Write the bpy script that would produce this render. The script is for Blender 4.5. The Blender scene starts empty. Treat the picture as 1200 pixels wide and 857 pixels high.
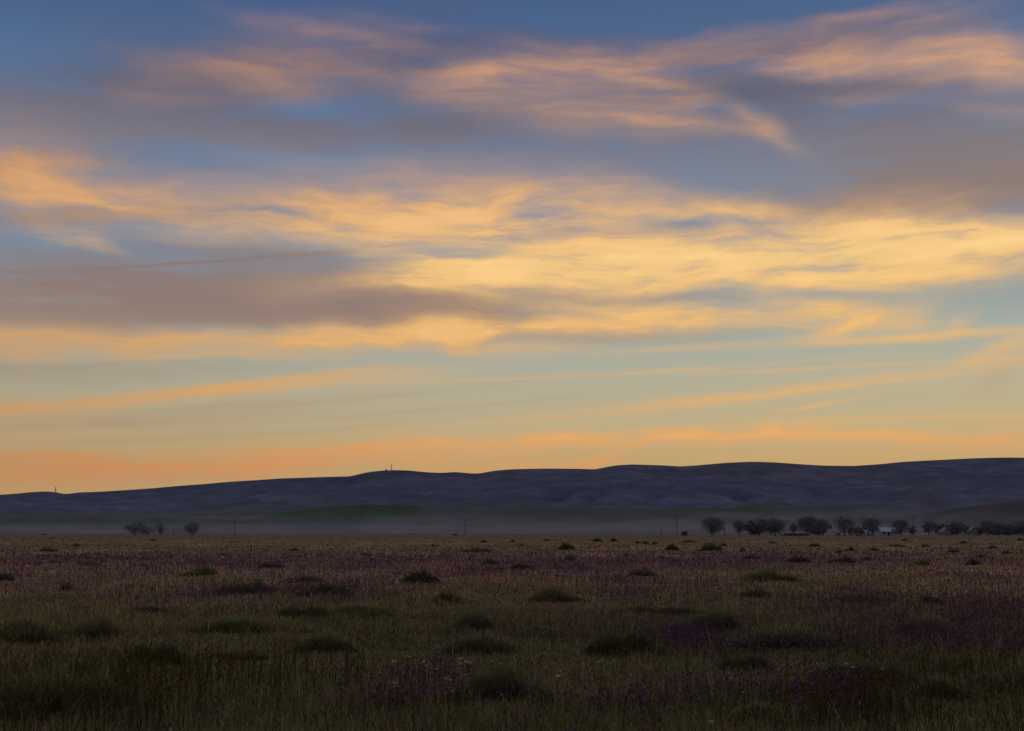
import bpy, math, random
import numpy as np

R = math.radians
rng = np.random.default_rng(11)
random.seed(11)
scene = bpy.context.scene
col = scene.collection

# ------------------------------------------------------------------ camera
EYE = 1.6
FPX = 1333.0
HOR = 624.0
PITCH = math.atan((HOR - 428.5) / FPX)
cd = bpy.data.cameras.new('camera')
cam = bpy.data.objects.new('camera', cd)
col.objects.link(cam)
cam.location = (0, 0, EYE)
cam.rotation_euler = (math.pi / 2 + PITCH, 0, 0)
cd.sensor_width = 36
cd.lens = FPX / 1200 * 36
cd.clip_start = 0.1
cd.clip_end = 40000
scene.camera = cam
CP, SP = math.cos(PITCH), math.sin(PITCH)


def ray(px, py):
    """direction through a point of the photograph (1200 x 857)"""
    a, b = px - 600.0, 428.5 - py
    return a, FPX * CP - b * SP, FPX * SP + b * CP


def azel(px, py):
    x, y, z = ray(px, py)
    return math.atan2(x, y), math.atan2(z, math.hypot(x, y))


def at(px, py, z=0.0):
    """point of the plane at height z"""
    x, y, dz = ray(px, py)
    t = (z - EYE) / dz
    return x * t, y * t


def atd(px, py, d):
    """point at distance d along y"""
    x, y, z = ray(px, py)
    return x / y * d, d, EYE + z / y * d


# ------------------------------------------------------------------ noise
def _hash(ix, iy, seed):
    h = (ix.astype(np.int64) * 374761393 + iy.astype(np.int64) * 668265263 + seed * 1442695041) & 0xffffffff
    h = ((h ^ (h >> 13)) * 1274126177) & 0xffffffff
    return ((h ^ (h >> 16)) & 0xffff) / 65535.0


def vnoise(x, y, seed=0):
    x = np.asarray(x, float); y = np.asarray(y, float)
    ix, iy = np.floor(x), np.floor(y)
    fx, fy = x - ix, y - iy
    fx = fx * fx * fx * (fx * (fx * 6 - 15) + 10); fy = fy * fy * fy * (fy * (fy * 6 - 15) + 10)
    a = _hash(ix, iy, seed); b = _hash(ix + 1, iy, seed)
    c = _hash(ix, iy + 1, seed); d = _hash(ix + 1, iy + 1, seed)
    return (a * (1 - fx) + b * fx) * (1 - fy) + (c * (1 - fx) + d * fx) * fy


def fbm(x, y, seed=0, octv=4, gain=0.5):
    s, a, t = 0.0, 1.0, 0.0
    for o in range(octv):
        s = s + a * vnoise(np.asarray(x) * 2 ** o + 17.3 * o, np.asarray(y) * 2 ** o - 9.1 * o, seed + o)
        t += a
        a *= gain
    return s / t


def sstep(a, b, x):
    t = np.clip((x - a) / (b - a), 0, 1)
    return t * t * (3 - 2 * t)


def gz(x, y):
    """height of the ground"""
    d = np.hypot(x, y)
    f = 1 - sstep(60, 200, d)
    z = (fbm(np.asarray(x) / 7.0, np.asarray(y) / 9.0, 5, 3) - 0.5) * 0.26 + (fbm(np.asarray(x) / 1.6, np.asarray(y) / 1.6, 9, 2) - 0.5) * 0.07
    return z * f


# ------------------------------------------------------------------ object helpers
def mesh_np(name, verts, faces_flat, loop_tot, mat=None, colors=None, parent=None, smooth=False):
    me = bpy.data.meshes.new(name)
    verts = np.asarray(verts, np.float32)
    n = len(verts)
    faces_flat = np.asarray(faces_flat, np.int32)
    loop_tot = np.asarray(loop_tot, np.int32)
    me.vertices.add(n)
    me.vertices.foreach_set('co', verts.ravel())
    me.loops.add(len(faces_flat))
    me.loops.foreach_set('vertex_index', faces_flat)
    me.polygons.add(len(loop_tot))
    st = np.concatenate([[0], np.cumsum(loop_tot)[:-1]]).astype(np.int32)
    me.polygons.foreach_set('loop_start', st)
    me.polygons.foreach_set('loop_total', loop_tot)
    if smooth:
        me.polygons.foreach_set('use_smooth', np.ones(len(loop_tot), bool))
    me.update(calc_edges=True)
    if colors is not None:
        ca = me.color_attributes.new('tint', 'FLOAT_COLOR', 'POINT')
        c = np.ones((n, 4), np.float32)
        c[:, :3] = colors
        ca.data.foreach_set('color', c.ravel())
    if mat:
        me.materials.append(mat)
    o = bpy.data.objects.new(name, me)
    col.objects.link(o)
    if parent:
        o.parent = parent
    return o


class MB:
    """collects shapes and links them as one mesh"""

    def __init__(self):
        self.v, self.f = [], []

    def add(self, vs, fs):
        b = len(self.v)
        self.v += [tuple(p) for p in vs]
        self.f += [[b + i for i in f] for f in fs]

    def box(self, x0, x1, y0, y1, z0, z1):
        vs = [(x0, y0, z0), (x1, y0, z0), (x1, y1, z0), (x0, y1, z0), (x0, y0, z1), (x1, y0, z1), (x1, y1, z1), (x0, y1, z1)]
        self.add(vs, [[0, 3, 2, 1], [4, 5, 6, 7], [0, 1, 5, 4], [1, 2, 6, 5], [2, 3, 7, 6], [3, 0, 4, 7]])

    def prism(self, prof, y0, y1):
        """profile in xz swept along y"""
        n = len(prof)
        vs = [(x, y0, z) for x, z in prof] + [(x, y1, z) for x, z in prof]
        fs = [list(range(n)), list(range(2 * n - 1, n - 1, -1))]
        fs += [[(i + 1) % n, i, n + i, n + (i + 1) % n] for i in range(n)]
        self.add(vs, fs)

    def prismx(self, prof, x0, x1):
        """profile in yz swept along x"""
        n = len(prof)
        vs = [(x0, y, z) for y, z in prof] + [(x1, y, z) for y, z in prof]
        fs = [list(range(n - 1, -1, -1)), list(range(n, 2 * n))]
        fs += [[i, (i + 1) % n, n + (i + 1) % n, n + i] for i in range(n)]
        self.add(vs, fs)

    def tube(self, pts, rad, seg=6):
        pts = [np.array(p, float) for p in pts]
        vs = []
        for i, p in enumerate(pts):
            t = pts[min(i + 1, len(pts) - 1)] - pts[max(i - 1, 0)]
            t /= np.linalg.norm(t) + 1e-9
            a = np.cross(t, (0.31, 0.9, 0.2) if abs(t[2]) > .8 else (0, 0, 1.0)); a /= np.linalg.norm(a) + 1e-9
            b = np.cross(t, a)
            for k in range(seg):
                w = 2 * math.pi * k / seg
                vs.append(p + rad[i] * (math.cos(w) * a + math.sin(w) * b))
        fs = []
        for i in range(len(pts) - 1):
            for k in range(seg):
                k2 = (k + 1) % seg
                fs.append([i * seg + k, i * seg + k2, (i + 1) * seg + k2, (i + 1) * seg + k])
        fs.append(list(range(seg - 1, -1, -1)))
        fs.append([(len(pts) - 1) * seg + k for k in range(seg)])
        self.add(vs, fs)

    def build(self, name, mat, parent=None, smooth=False, bevel=0):
        me = bpy.data.meshes.new(name)
        me.from_pydata(self.v, [], self.f)
        if smooth:
            for p in me.polygons: p.use_smooth = True
        me.materials.append(mat)
        o = bpy.data.objects.new(name, me)
        col.objects.link(o)
        if parent: o.parent = parent
        if bevel:
            m = o.modifiers.new('bevel', 'BEVEL'); m.width = bevel; m.segments = 2
        return o


def tag(o, label=None, cat=None, group=None, kind=None):
    if label: o['label'] = label
    if cat: o['category'] = cat
    if group: o['group'] = group
    if kind: o['kind'] = kind
    return o


def empty(name, loc, rz=0.0):
    o = bpy.data.objects.new(name, None)
    o.location = loc
    o.rotation_euler = (0, 0, rz)
    o.empty_display_size = 0.3
    col.objects.link(o)
    return o


# ------------------------------------------------------------------ materials
def lin(r, g, b):
    f = lambda c: (c / 255 / 12.92) if c / 255 <= 0.04045 else ((c / 255 + 0.055) / 1.055) ** 2.4
    return (f(r), f(g), f(b))


def new_mat(name):
    m = bpy.data.materials.new(name)
    m.use_nodes = True
    m.node_tree.nodes.clear()
    return m, m.node_tree.nodes, m.node_tree.links


def simple(name, c, rough=0.8, var=0.25, scale=3.0, metallic=0.0):
    m, N, L = new_mat(name)
    out = N.new('ShaderNodeOutputMaterial'); bs = N.new('ShaderNodeBsdfPrincipled')
    tc = N.new('ShaderNodeTexCoord'); nz = N.new('ShaderNodeTexNoise')
    nz.inputs['Scale'].default_value = scale; nz.inputs['Detail'].default_value = 4
    L.new(tc.outputs['Object'], nz.inputs['Vector'])
    mx = N.new('ShaderNodeMix'); mx.data_type = 'RGBA'
    mx.inputs['A'].default_value = (*[v * (1 - var) for v in c], 1)
    mx.inputs['B'].default_value = (*[v * (1 + var) for v in c], 1)
    L.new(nz.outputs['Fac'], mx.inputs['Factor'])
    L.new(mx.outputs['Result'], bs.inputs['Base Color'])
    bs.inputs['Roughness'].default_value = rough
    bs.inputs['Metallic'].default_value = metallic
    bs.inputs['Specular IOR Level'].default_value = 0.3
    L.new(bs.outputs[0], out.inputs[0])
    return m


def leafy(name, base=(1, 1, 1), trans=0.35, rough=0.9):
    """diffuse leaf with some light let through, coloured per blade by the mesh's own tint"""
    m, N, L = new_mat(name)
    out = N.new('ShaderNodeOutputMaterial')
    at_ = N.new('ShaderNodeVertexColor'); at_.layer_name = 'tint'
    mul = N.new('ShaderNodeMix'); mul.data_type = 'RGBA'; mul.blend_type = 'MULTIPLY'
    mul.inputs['Factor'].default_value = 1
    mul.inputs['B'].default_value = (*base, 1)
    L.new(at_.outputs['Color'], mul.inputs['A'])
    d = N.new('ShaderNodeBsdfDiffuse'); t = N.new('ShaderNodeBsdfTranslucent')
    L.new(mul.outputs['Result'], d.inputs['Color']); L.new(mul.outputs['Result'], t.inputs['Color'])
    d.inputs['Roughness'].default_value = rough
    ms = N.new('ShaderNodeMixShader'); ms.inputs[0].default_value = trans
    L.new(d.outputs[0], ms.inputs[1]); L.new(t.outputs[0], ms.inputs[2])
    L.new(ms.outputs[0], out.inputs[0])
    return m


M_leaf = leafy('meadow_leaf')
M_shrub = leafy('shrub_leaf', trans=0.25)
M_crown = leafy('tree_leaf', trans=0.15)
M_bark = simple('bark', (0.12, 0.118, 0.14), 0.95)  # haze of distance put into this bluish bark colour
M_wood = simple('hazed_weathered_wood', (0.13, 0.125, 0.14), 0.9)  # wood paled and blued, with distance haze put into its colour
M_steel = simple('galvanised_steel', (0.12, 0.1, 0.1), 0.6, metallic=0.2)
M_white = simple('white_wall_paint', (0.26, 0.26, 0.30), 0.8, 0.15)
M_blue = simple('pale_blue_metal_roof', (0.29, 0.41, 0.56), 0.5, 0.2)
M_darkroof = simple('dark_shingle', (0.06, 0.055, 0.075), 0.9)
M_door = simple('dark_door', (0.05, 0.05, 0.06), 0.7)
M_glass = simple('window_glass', (0.04, 0.05, 0.07), 0.1)
M_shed = simple('dark_blue_siding', (0.04, 0.045, 0.085), 0.8)
M_carpaint = simple('dark_car_paint', (0.03, 0.035, 0.05), 0.35)
M_truckpaint = simple('pale_truck_paint', (0.22, 0.28, 0.36), 0.35)
M_tyre = simple('tyre_rubber', (0.015, 0.015, 0.017), 0.9)
M_soil = simple('soil', (0.05, 0.04, 0.035), 1.0)

# ------------------------------------------------------------------ world: dusk sky with lit clouds
SUN_AZ, SUN_EL = R(24), R(2)
world = bpy.data.worlds.new('World')
scene.world = world
world.use_nodes = True
W = world.node_tree
N, L = W.nodes, W.links
N.clear()


def math_node(op, a, b=None, c=None, clamp=False):
    n = N.new('ShaderNodeMath'); n.operation = op; n.use_clamp = clamp
    for i, v in enumerate((a, b, c)):
        if v is None: continue
        if isinstance(v, (int, float)): n.inputs[i].default_value = v
        else: L.new(v, n.inputs[i])
    return n.outputs[0]


def vmath(op, a, b=None, scale=None):
    n = N.new('ShaderNodeVectorMath'); n.operation = op
    for i, v in enumerate((a, b)):
        if v is None: continue
        if isinstance(v, tuple): n.inputs[i].default_value = v
        else: L.new(v, n.inputs[i])
    if scale is not None: n.inputs['Scale'].default_value = scale
    return n.outputs['Value'] if op in ('DOT_PRODUCT', 'LENGTH') else n.outputs[0]


def ramp(fac, stops, interp='LINEAR'):
    n = N.new('ShaderNodeValToRGB')
    cr = n.color_ramp
    cr.interpolation = interp
    while len(cr.elements) < len(stops): cr.elements.new(0.5)
    for e, (p, c) in zip(cr.elements, stops):
        e.position = p; e.color = (*c, 1)
    L.new(fac, n.inputs[0])
    return n.outputs[0]


def mixc(fac, a, b, blend='MIX'):
    n = N.new('ShaderNodeMix'); n.data_type = 'RGBA'; n.blend_type = blend
    for k, v in (('Factor', fac), ('A', a), ('B', b)):
        if isinstance(v, (int, float)): n.inputs[k].default_value = v
        elif isinstance(v, tuple): n.inputs[k].default_value = (*v, 1)
        else: L.new(v, n.inputs[k])
    return n.outputs['Result']


def mrange(v, a, b, c=0.0, d=1.0, kind='SMOOTHSTEP'):
    n = N.new('ShaderNodeMapRange'); n.interpolation_type = kind
    L.new(v, n.inputs['Value'])
    for k, x in (('From Min', a), ('From Max', b), ('To Min', c), ('To Max', d)): n.inputs[k].default_value = x
    return n.outputs['Result']


def noise(vec, scale, detail=5, rough=0.55, mul=None, rot=0.0, off=(0, 0, 0), color=False, dist=0.0):
    if mul or rot:
        mp = N.new('ShaderNodeMapping')
        mp.inputs['Scale'].default_value = mul or (1, 1, 1)
        mp.inputs['Location'].default_value = off
        mp.inputs['Rotation'].default_value = (0, 0, rot)
        L.new(vec, mp.inputs['Vector']); vec = mp.outputs[0]
    n = N.new('ShaderNodeTexNoise')
    n.inputs['Scale'].default_value = scale
    n.inputs['Detail'].default_value = detail
    n.inputs['Roughness'].default_value = rough
    n.inputs['Distortion'].default_value = dist
    L.new(vec, n.inputs['Vector'])
    return n.outputs['Color' if color else 'Fac']


tc = N.new('ShaderNodeTexCoord')
direc = vmath('NORMALIZE', tc.outputs['Generated'])
sx = N.new('ShaderNodeSeparateXYZ'); L.new(direc, sx.inputs[0])
az = math_node('ARCTAN2', sx.outputs[0], sx.outputs[1])
el = math_node('ARCSINE', sx.outputs[2])
cb = N.new('ShaderNodeCombineXYZ'); L.new(az, cb.inputs[0]); L.new(el, cb.inputs[1])
uv = cb.outputs[0]


def warp(vec, scale, mul, amp, detail=3):
    c = noise(vec, scale, detail, 0.55, mul=mul, color=True)
    d = vmath('SUBTRACT', c, (0.5, 0.5, 0.5))
    d = vmath('MULTIPLY', d, amp)
    return vmath('ADD', vec, d)


w1 = warp(uv, 5.0, (1, 2.2, 1), (0.13, 0.042, 0.0), 4)
w2 = warp(w1, 16.0, (1, 2.2, 1), (0.026, 0.009, 0.0), 4)


def strokes(vec, items, k1=1.0, k2=1.0):
    """sum of soft elongated cloud bodies; the running sum rides in the third coordinate"""
    for cx, cy, s1, s2, rot, amp in items:
        s1 *= k1; s2 *= k2
        c, s = math.cos(R(rot)), math.sin(R(rot))
        p1 = azel(cx - s1 * c, cy + s1 * s); p2 = azel(cx + s1 * c, cy - s1 * s); p0 = azel(cx, cy)
        mp = N.new('ShaderNodeMapping'); mp.vector_type = 'TEXTURE'
        mp.inputs['Location'].default_value = (p0[0], p0[1], 0)
        mp.inputs['Rotation'].default_value = (0, 0, math.atan2(p2[1] - p1[1], p2[0] - p1[0]))
        mp.inputs['Scale'].default_value = (math.hypot(p2[0] - p1[0], p2[1] - p1[1]) / 2, s2 / FPX, 1e6)
        L.new(vec, mp.inputs['Vector'])
        r2 = vmath('DOT_PRODUCT', mp.outputs[0], mp.outputs[0])
        g = math_node('POWER', 0.36788, r2)
        n = N.new('ShaderNodeVectorMath'); n.operation = 'MULTIPLY_ADD'
        L.new(g, n.inputs[0]); n.inputs[1].default_value = (0, 0, amp); L.new(vec, n.inputs[2])
        vec = n.outputs[0]
    sp_ = N.new('ShaderNodeSeparateXYZ'); L.new(vec, sp_.inputs[0])
    return sp_.outputs[2]


# sunlit cloud: centre, half length, half width (photo pixels), tilt, weight
WARM = [
    (375, 36, 100, 9, -11, .6), (300, 88, 120, 16, -3, .45), (240, 70, 70, 10, -8, .3), (350, 60, 90, 9, -8, .3), (180, 110, 80, 8, -4, .22), (330, 75, 40, 30, -30, .15), (545, 98, 50, 13, 4, .8), (640, 72, 60, 14, 2, .45),
    (720, 80, 110, 16, 2, .55), (765, 100, 60, 18, -8, .6), (690, 138, 95, 15, -4, .65), (620, 108, 60, 14, -6, .4),
    (876, 137, 24, 11, -24, .45), (900, 147, 22, 10, -26, .4), (930, 162, 26, 7, -14, .4), (845, 150, 50, 8, -4, .3), (810, 128, 30, 7, 6, .3), (780, 150, 60, 7, -6, .28), (1010, 110, 70, 6, -3, .25), (560, 128, 70, 7, -5, .3), (440, 92, 60, 7, -6, .22), (470, 30, 70, 6, -7, .25), (1130, 46, 60, 8, 10, .4), (1010, 20, 60, 7, 14, .35), (700, 162, 60, 6, -3, .25), (1090, 72, 150, 13, 1, .75), (1165, 68, 70, 18, 4, .75), (1085, 22, 90, 11, 16, .55),
    (920, 70, 55, 7, -3, .65), (880, 42, 120, 10, 6, .4), (1000, 60, 60, 10, 0, .3), (1180, 130, 60, 8, -8, .25),
    (45, 203, 130, 24, -7, .85), (120, 220, 105, 11, -3, .55), (10, 175, 70, 14, -10, .55), (55, 268, 55, 9, -10, .6), (110, 285, 40, 7, -20, .3),
    (460, 232, 170, 28, -2, .85), (545, 244, 110, 14, -7, .7), (300, 258, 130, 16, 1, .55), (690, 240, 140, 16, -4, .75),
    (860, 240, 60, 7, 4, .6), (960, 262, 150, 18, -1, .65), (1110, 272, 110, 22, -2, 1.0), (480, 262, 220, 14, 0, .45),
    (560, 322, 125, 20, 3, 1.0), (760, 305, 170, 20, 2, .9), (900, 300, 150, 20, 0, .85), (1060, 316, 170, 12, 2, .85), (640, 285, 180, 10, -2, .5),
    (500, 338, 70, 9, -3, .6), (475, 306, 50, 13, -15, .6), (690, 333, 220, 8, 2, .5), (1185, 285, 60, 16, 2, .7),
    (700, 372, 140, 16, 2, .7), (860, 362, 130, 15, -3, .85), (985, 362, 80, 10, -6, .8), (985, 380, 45, 7, 14, .7), (1080, 362, 25, 9, 22, .5), (1128, 368, 18, 7, 35, .45),
    (560, 388, 200, 8, 2, .5), (250, 400, 300, 12, 1, .85), (60, 410, 110, 12, 0, .7), (480, 394, 140, 8, 2, .6), (600, 408, 90, 5, -2, .5), (210, 420, 210, 5, 1, .35),
    (40, 482, 90, 8, 3, .5), (150, 543, 220, 9, 0, .55), (40, 553, 110, 13, -2, .7), (330, 548, 200, 6, 3, .5),
    (560, 526, 240, 7, 3, .8), (900, 514, 330, 6, 1, .95), (600, 545, 120, 5, 3, .5), (1130, 516, 160, 6, 0, .6), (30, 534, 60, 5, 0, .4),
    # blue gaps
    (785, 257, 45, 6, 0, -.7), (830, 348, 90, 6, 2, -.6), (390, 212, 120, 8, -4, -.3), (640, 300, 70, 5, 0, -.35), (1160, 302, 60, 5, 2, -.6), (1165, 248, 60, 9, 0, -.4),
]
THIN = [  # contrails and narrow streaks, less warped
    (330, 445, 130, 5, 7, .55), (230, 461, 250, 7, 5.2, .95), (470, 447, 80, 9, 7, .25), (690, 440, 270, 2.2, 3, .45), (1080, 396, 150, 5, 3.5, 1.0), (830, 406, 120, 4, 4, .5),
    (1165, 413, 55, 8, 22, .75), (1185, 420, 40, 14, 22, .35), (1000, 430, 260, 2.6, 2.5, .5), (880, 464, 230, 7, 7, .72), (955, 476, 42, 2.4, 10, .8), (1100, 490, 200, 4, 1, .45),
    (695, 541, 48, 5, 20, .8), (540, 497, 90, 2, 5, .3), (290, 527, 60, 2.5, 5, .35), (700, 480, 90, 4, 6, .2), (420, 523, 150, 3, 4, .5), (120, 532, 160, 2.6, 3, .55), (260, 538, 170, 2.2, 5, .5), (60, 508, 110, 2.4, 3, .4), (780, 505, 200, 2.2, 4, .45), (1040, 505, 160, 2.2, 3, .4), (1000, 531, 200, 2.6, 2, .35), (380, 536, 130, 2.4, 6, .45), (1000, 452, 150, 2, 6, .35),
]
GREY = [
    (70, 128, 190, 26, -3, 1.1), (280, 62, 190, 26, -8, .95), (210, 100, 120, 22, -10, .6), (480, 50, 120, 26, 4, .8), (640, 58, 130, 16, 2, .7), (880, 55, 170, 16, 5, .9),
    (850, 98, 150, 14, 0, .75), (1010, 95, 170, 10, 2, .6), (1010, 40, 120, 14, 8, .7), (330, 152, 220, 12, -2, .7), (1000, 150, 170, 24, -6, .55), (1130, 212, 110, 24, 0, 1.1),
    (1020, 240, 160, 12, 0, .7), (280, 345, 270, 26, -5, 1.15), (90, 366, 170, 22, 0, 1.15), (500, 374, 150, 14, -3, 1.0), (430, 330, 100, 20, -12, .55), (560, 120, 120, 20, -4, .5), (780, 130, 160, 20, -4, .5),
    (60, 246, 120, 10, 0, .7), (250, 246, 120, 8, 0, .5), (150, 492, 190, 7, 0, .5), (90, 442, 180, 8, 1, .5), (690, 346, 130, 7, 0, .6), (1080, 300, 60, 6, 0, .4), (170, 545, 120, 8, 0, .2),
    (600, 165, 260, 26, 0, .5), (830, 190, 300, 30, 0, .45), (1180, 440, 40, 6, 25, .2), (1150, 150, 140, 20, -4, .5), (700, 395, 140, 6, 2, .4), (1150, 110, 80, 14, -5, .5), (200, 190, 160, 12, -4, .3), (720, 268, 200, 8, 0, .4), (330, 296, 160, 9, -5, .35),
    (370, 122, 60, 9, -6, -.6), (210, 40, 60, 16, 0, -.35), (590, 28, 90, 9, 3, -.5), (50, 40, 90, 26, 0, -.5), (360, 185, 90, 8, -2, -.4), (850, 128, 60, 6, 4, -.4),
]
DARKLINE = [(200, 309, 240, 1.9, 3.6, .95), (420, 293, 110, 1.7, 5, .6)]
PINK = [(60, 500, 130, 5, 2, .6), (230, 478, 150, 4, 4, .5), (130, 515, 160, 4, 3, .5), (330, 508, 160, 3.5, 4, .45), (80, 428, 120, 4, 2, .5), (400, 470, 160, 3.5, 5, .4), (520, 480, 200, 3, 5, .3), (210, 560, 120, 5, 3, .4)]

n_fine = noise(w2, 9.0, 6, 0.52, mul=(1, 3.4, 1), rot=R(4))
n_soft = noise(uv, 6.0, 5, 0.5, mul=(1, 3.2, 1), off=(3.1, 1.7, 0))
n_streak = noise(w2, 22.0, 5, 0.55, mul=(0.5, 3.2, 1), rot=R(-7), off=(7, 2, 0))

warm = strokes(w2, WARM, 1.12, 1.4)
thinw = warp(uv, 9.0, (1, 1, 1), (0.02, 0.007, 0.0), 3)
thin = strokes(thinw, THIN)
grey = strokes(w2, GREY, 1.15, 1.4)
dark = strokes(thinw, DARKLINE + PINK)
# generic cloud for the part of the sky outside the photograph (around and behind)
away = mrange(math_node('ABSOLUTE', az), 0.46, 0.75)
away_up = mrange(el, 0.46, 0.6)
away = math_node('MAXIMUM', away, away_up)
gen = noise(uv, 3.0, 6, 0.55, mul=(1, 3.6, 1), off=(11, 5, 0))
genw = math_node('MULTIPLY', mrange(gen, 0.5, 0.75), away)
geng = math_node('MULTIPLY', mrange(noise(uv, 2.2, 5, 0.55, mul=(1, 3.4, 1), off=(2, 9, 0)), 0.48, 0.75), away)

n_fib = noise(w1, 46.0, 4, 0.6, mul=(0.3, 3.0, 1), rot=R(-14), off=(1, 8, 0))
tex = math_node('ADD', math_node('MULTIPLY_ADD', n_fine, 0.85, math_node('MULTIPLY_ADD', n_fib, 0.5, -0.25)), math_node('MULTIPLY', n_streak, 0.85))     # about 0.85
warm_m = math_node('MULTIPLY', math_node('MAXIMUM', warm, 0.0), mrange(tex, 0.5, 1.2, 0.2, 1.55, 'LINEAR'))
warm_m = math_node('MULTIPLY_ADD', math_node('SUBTRACT', n_soft, 0.5), 0.35, warm_m)
thin_m = math_node('MULTIPLY', thin, mrange(n_streak, 0.3, 0.7, 0.45, 1.1, 'LINEAR'))
warm_f = math_node('MULTIPLY', mrange(warm_m, 0.04, 1.18, 0, 1, 'LINEAR'), 0.97)
warm_f = math_node('MAXIMUM', math_node('ADD', warm_f, math_node('MULTIPLY', thin_m, 0.95)), math_node('MULTIPLY', genw, 0.7), clamp=True)
warm_f = math_node('MINIMUM', warm_f, 1.0)
grey_m = math_node('MULTIPLY', grey, mrange(tex, 0.5, 1.2, 0.5, 1.4, 'LINEAR'))
grey_f = math_node('MAXIMUM', math_node('ADD', mrange(grey_m, -0.12, 1.15, 0, 1, 'LINEAR'), math_node('MULTIPLY', dark, 0.55)), math_node('MULTIPLY', geng, 0.75))
grey_f = math_node('MINIMUM', grey_f, 0.92)


def elpos(py):
    return azel(600, py)[1]


EL0, EL1 = 0.0, 1.2
elf = mrange(el, EL0, EL1, 0, 1, 'LINEAR')


def estop(rows):
    return [((elpos(py) - EL0) / (EL1 - EL0), lin(*c)) for py, c in rows]


clear = ramp(elf, estop([(620, (206, 160, 104)), (545, (199, 167, 115)), (500, (194, 178, 140)), (450, (184, 180, 156)), (400, (168, 178, 170)), (350, (142, 160, 168)),
                         (290, (126, 150, 175)), (200, (114, 138, 168)), (110, (96, 122, 160)), (40, (78, 106, 148)), (0, (72, 100, 142)), (-90, (76, 100, 140)), (-250, (120, 128, 148)), (-600, (166, 158, 158))]))  # overhead stops, out of view, brightened and warmed to light the ground
warmc = ramp(elf, estop([(620, (224, 144, 92)), (545, (229, 159, 96)), (500, (238, 178, 104)), (440, (240, 184, 108)), (370, (246, 192, 116)), (310, (252, 205, 128)), (250, (242, 186, 120)),
                         (200, (222, 168, 120)), (140, (208, 160, 128)), (80, (206, 155, 122)), (0, (178, 140, 134)), (-150, (170, 142, 134)), (-600, (196, 172, 158))]))
greyc = ramp(elf, estop([(620, (178, 138, 110)), (500, (176, 148, 120)), (430, (164, 144, 128)), (370, (150, 124, 114)), (330, (144, 124, 120)), (240, (146, 126, 118)), (180, (128, 122, 132)), (120, (102, 102, 120)), (50, (92, 98, 126)), (0, (84, 92, 126)), (-150, (104, 104, 122)), (-600, (150, 142, 146))]))
# the left is redder and dimmer than the right
side = mrange(az, -0.42, 0.30, 0.0, 1.0, 'LINEAR')
warmc = mixc(1.0, warmc, ramp(side, [(0.0, (0.77, 0.68, 0.70)), (0.55, (0.98, 0.96, 0.95)), (1.0, (1.0, 1.0, 1.0))]), 'MULTIPLY')
clear = mixc(1.0, clear, ramp(side, [(0.0, (0.88, 0.89, 0.92)), (0.5, (1.0, 1.0, 1.0)), (1.0, (1.06, 1.04, 1.0))]), 'MULTIPLY')

warmc = mixc(0.16, warmc, ramp(elf, estop([(620, (200, 160, 130)), (450, (222, 190, 150)), (300, (236, 206, 165)), (150, (200, 172, 152)), (0, (160, 146, 148))])))
skyc = mixc(grey_f, clear, greyc)
skyc = mixc(warm_f, skyc, warmc)
core = mrange(warm_m, 0.9, 1.9, 0.0, 0.55)
skyc = mixc(core, skyc, mixc(1.0, warmc, (1.2, 1.24, 1.34), 'MULTIPLY'))
# dusk falls off away from the afterglow; below the horizon the far land is dark
glow = mrange(math_node('ABSOLUTE', math_node('SUBTRACT', az, 0.15)), 0.6, 2.8, 1.0, 0.7)  # unseen rear sky kept brighter to lift the ground
skyc = mixc(1.0, skyc, ramp(glow, [(0, (0, 0, 0)), (1, (1, 1, 1))]), 'MULTIPLY')
skyc = mixc(mrange(el, -0.02, -0.001, 0.0, 1.0), (0.02, 0.019, 0.02), skyc)

nish = N.new('ShaderNodeTexSky')
nish.sky_type = 'NISHITA'
nish.sun_disc = False
nish.sun_elevation = SUN_EL
nish.sun_rotation = SUN_AZ
nish.dust_density = 3.0
bg1 = N.new('ShaderNodeBackground'); bg1.inputs['Strength'].default_value = 0.93
L.new(skyc, bg1.inputs['Color'])
bg2 = N.new('ShaderNodeBackground'); bg2.inputs['Strength'].default_value = 0.0007
L.new(nish.outputs[0], bg2.inputs['Color'])
addn = N.new('ShaderNodeAddShader'); L.new(bg1.outputs[0], addn.inputs[0]); L.new(bg2.outputs[0], addn.inputs[1])
wo = N.new('ShaderNodeOutputWorld'); L.new(addn.outputs[0], wo.inputs[0])
world.cycles.sampling_method = 'NONE'

sd = bpy.data.lights.new('afterglow', 'SUN')
sd.energy = 0.12
sd.color = (1.0, 0.72, 0.45)
sd.angle = R(25)
so = bpy.data.objects.new('afterglow', sd)
so.rotation_euler = (math.pi / 2 - SUN_EL, 0, math.pi - SUN_AZ)
col.objects.link(so)

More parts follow.
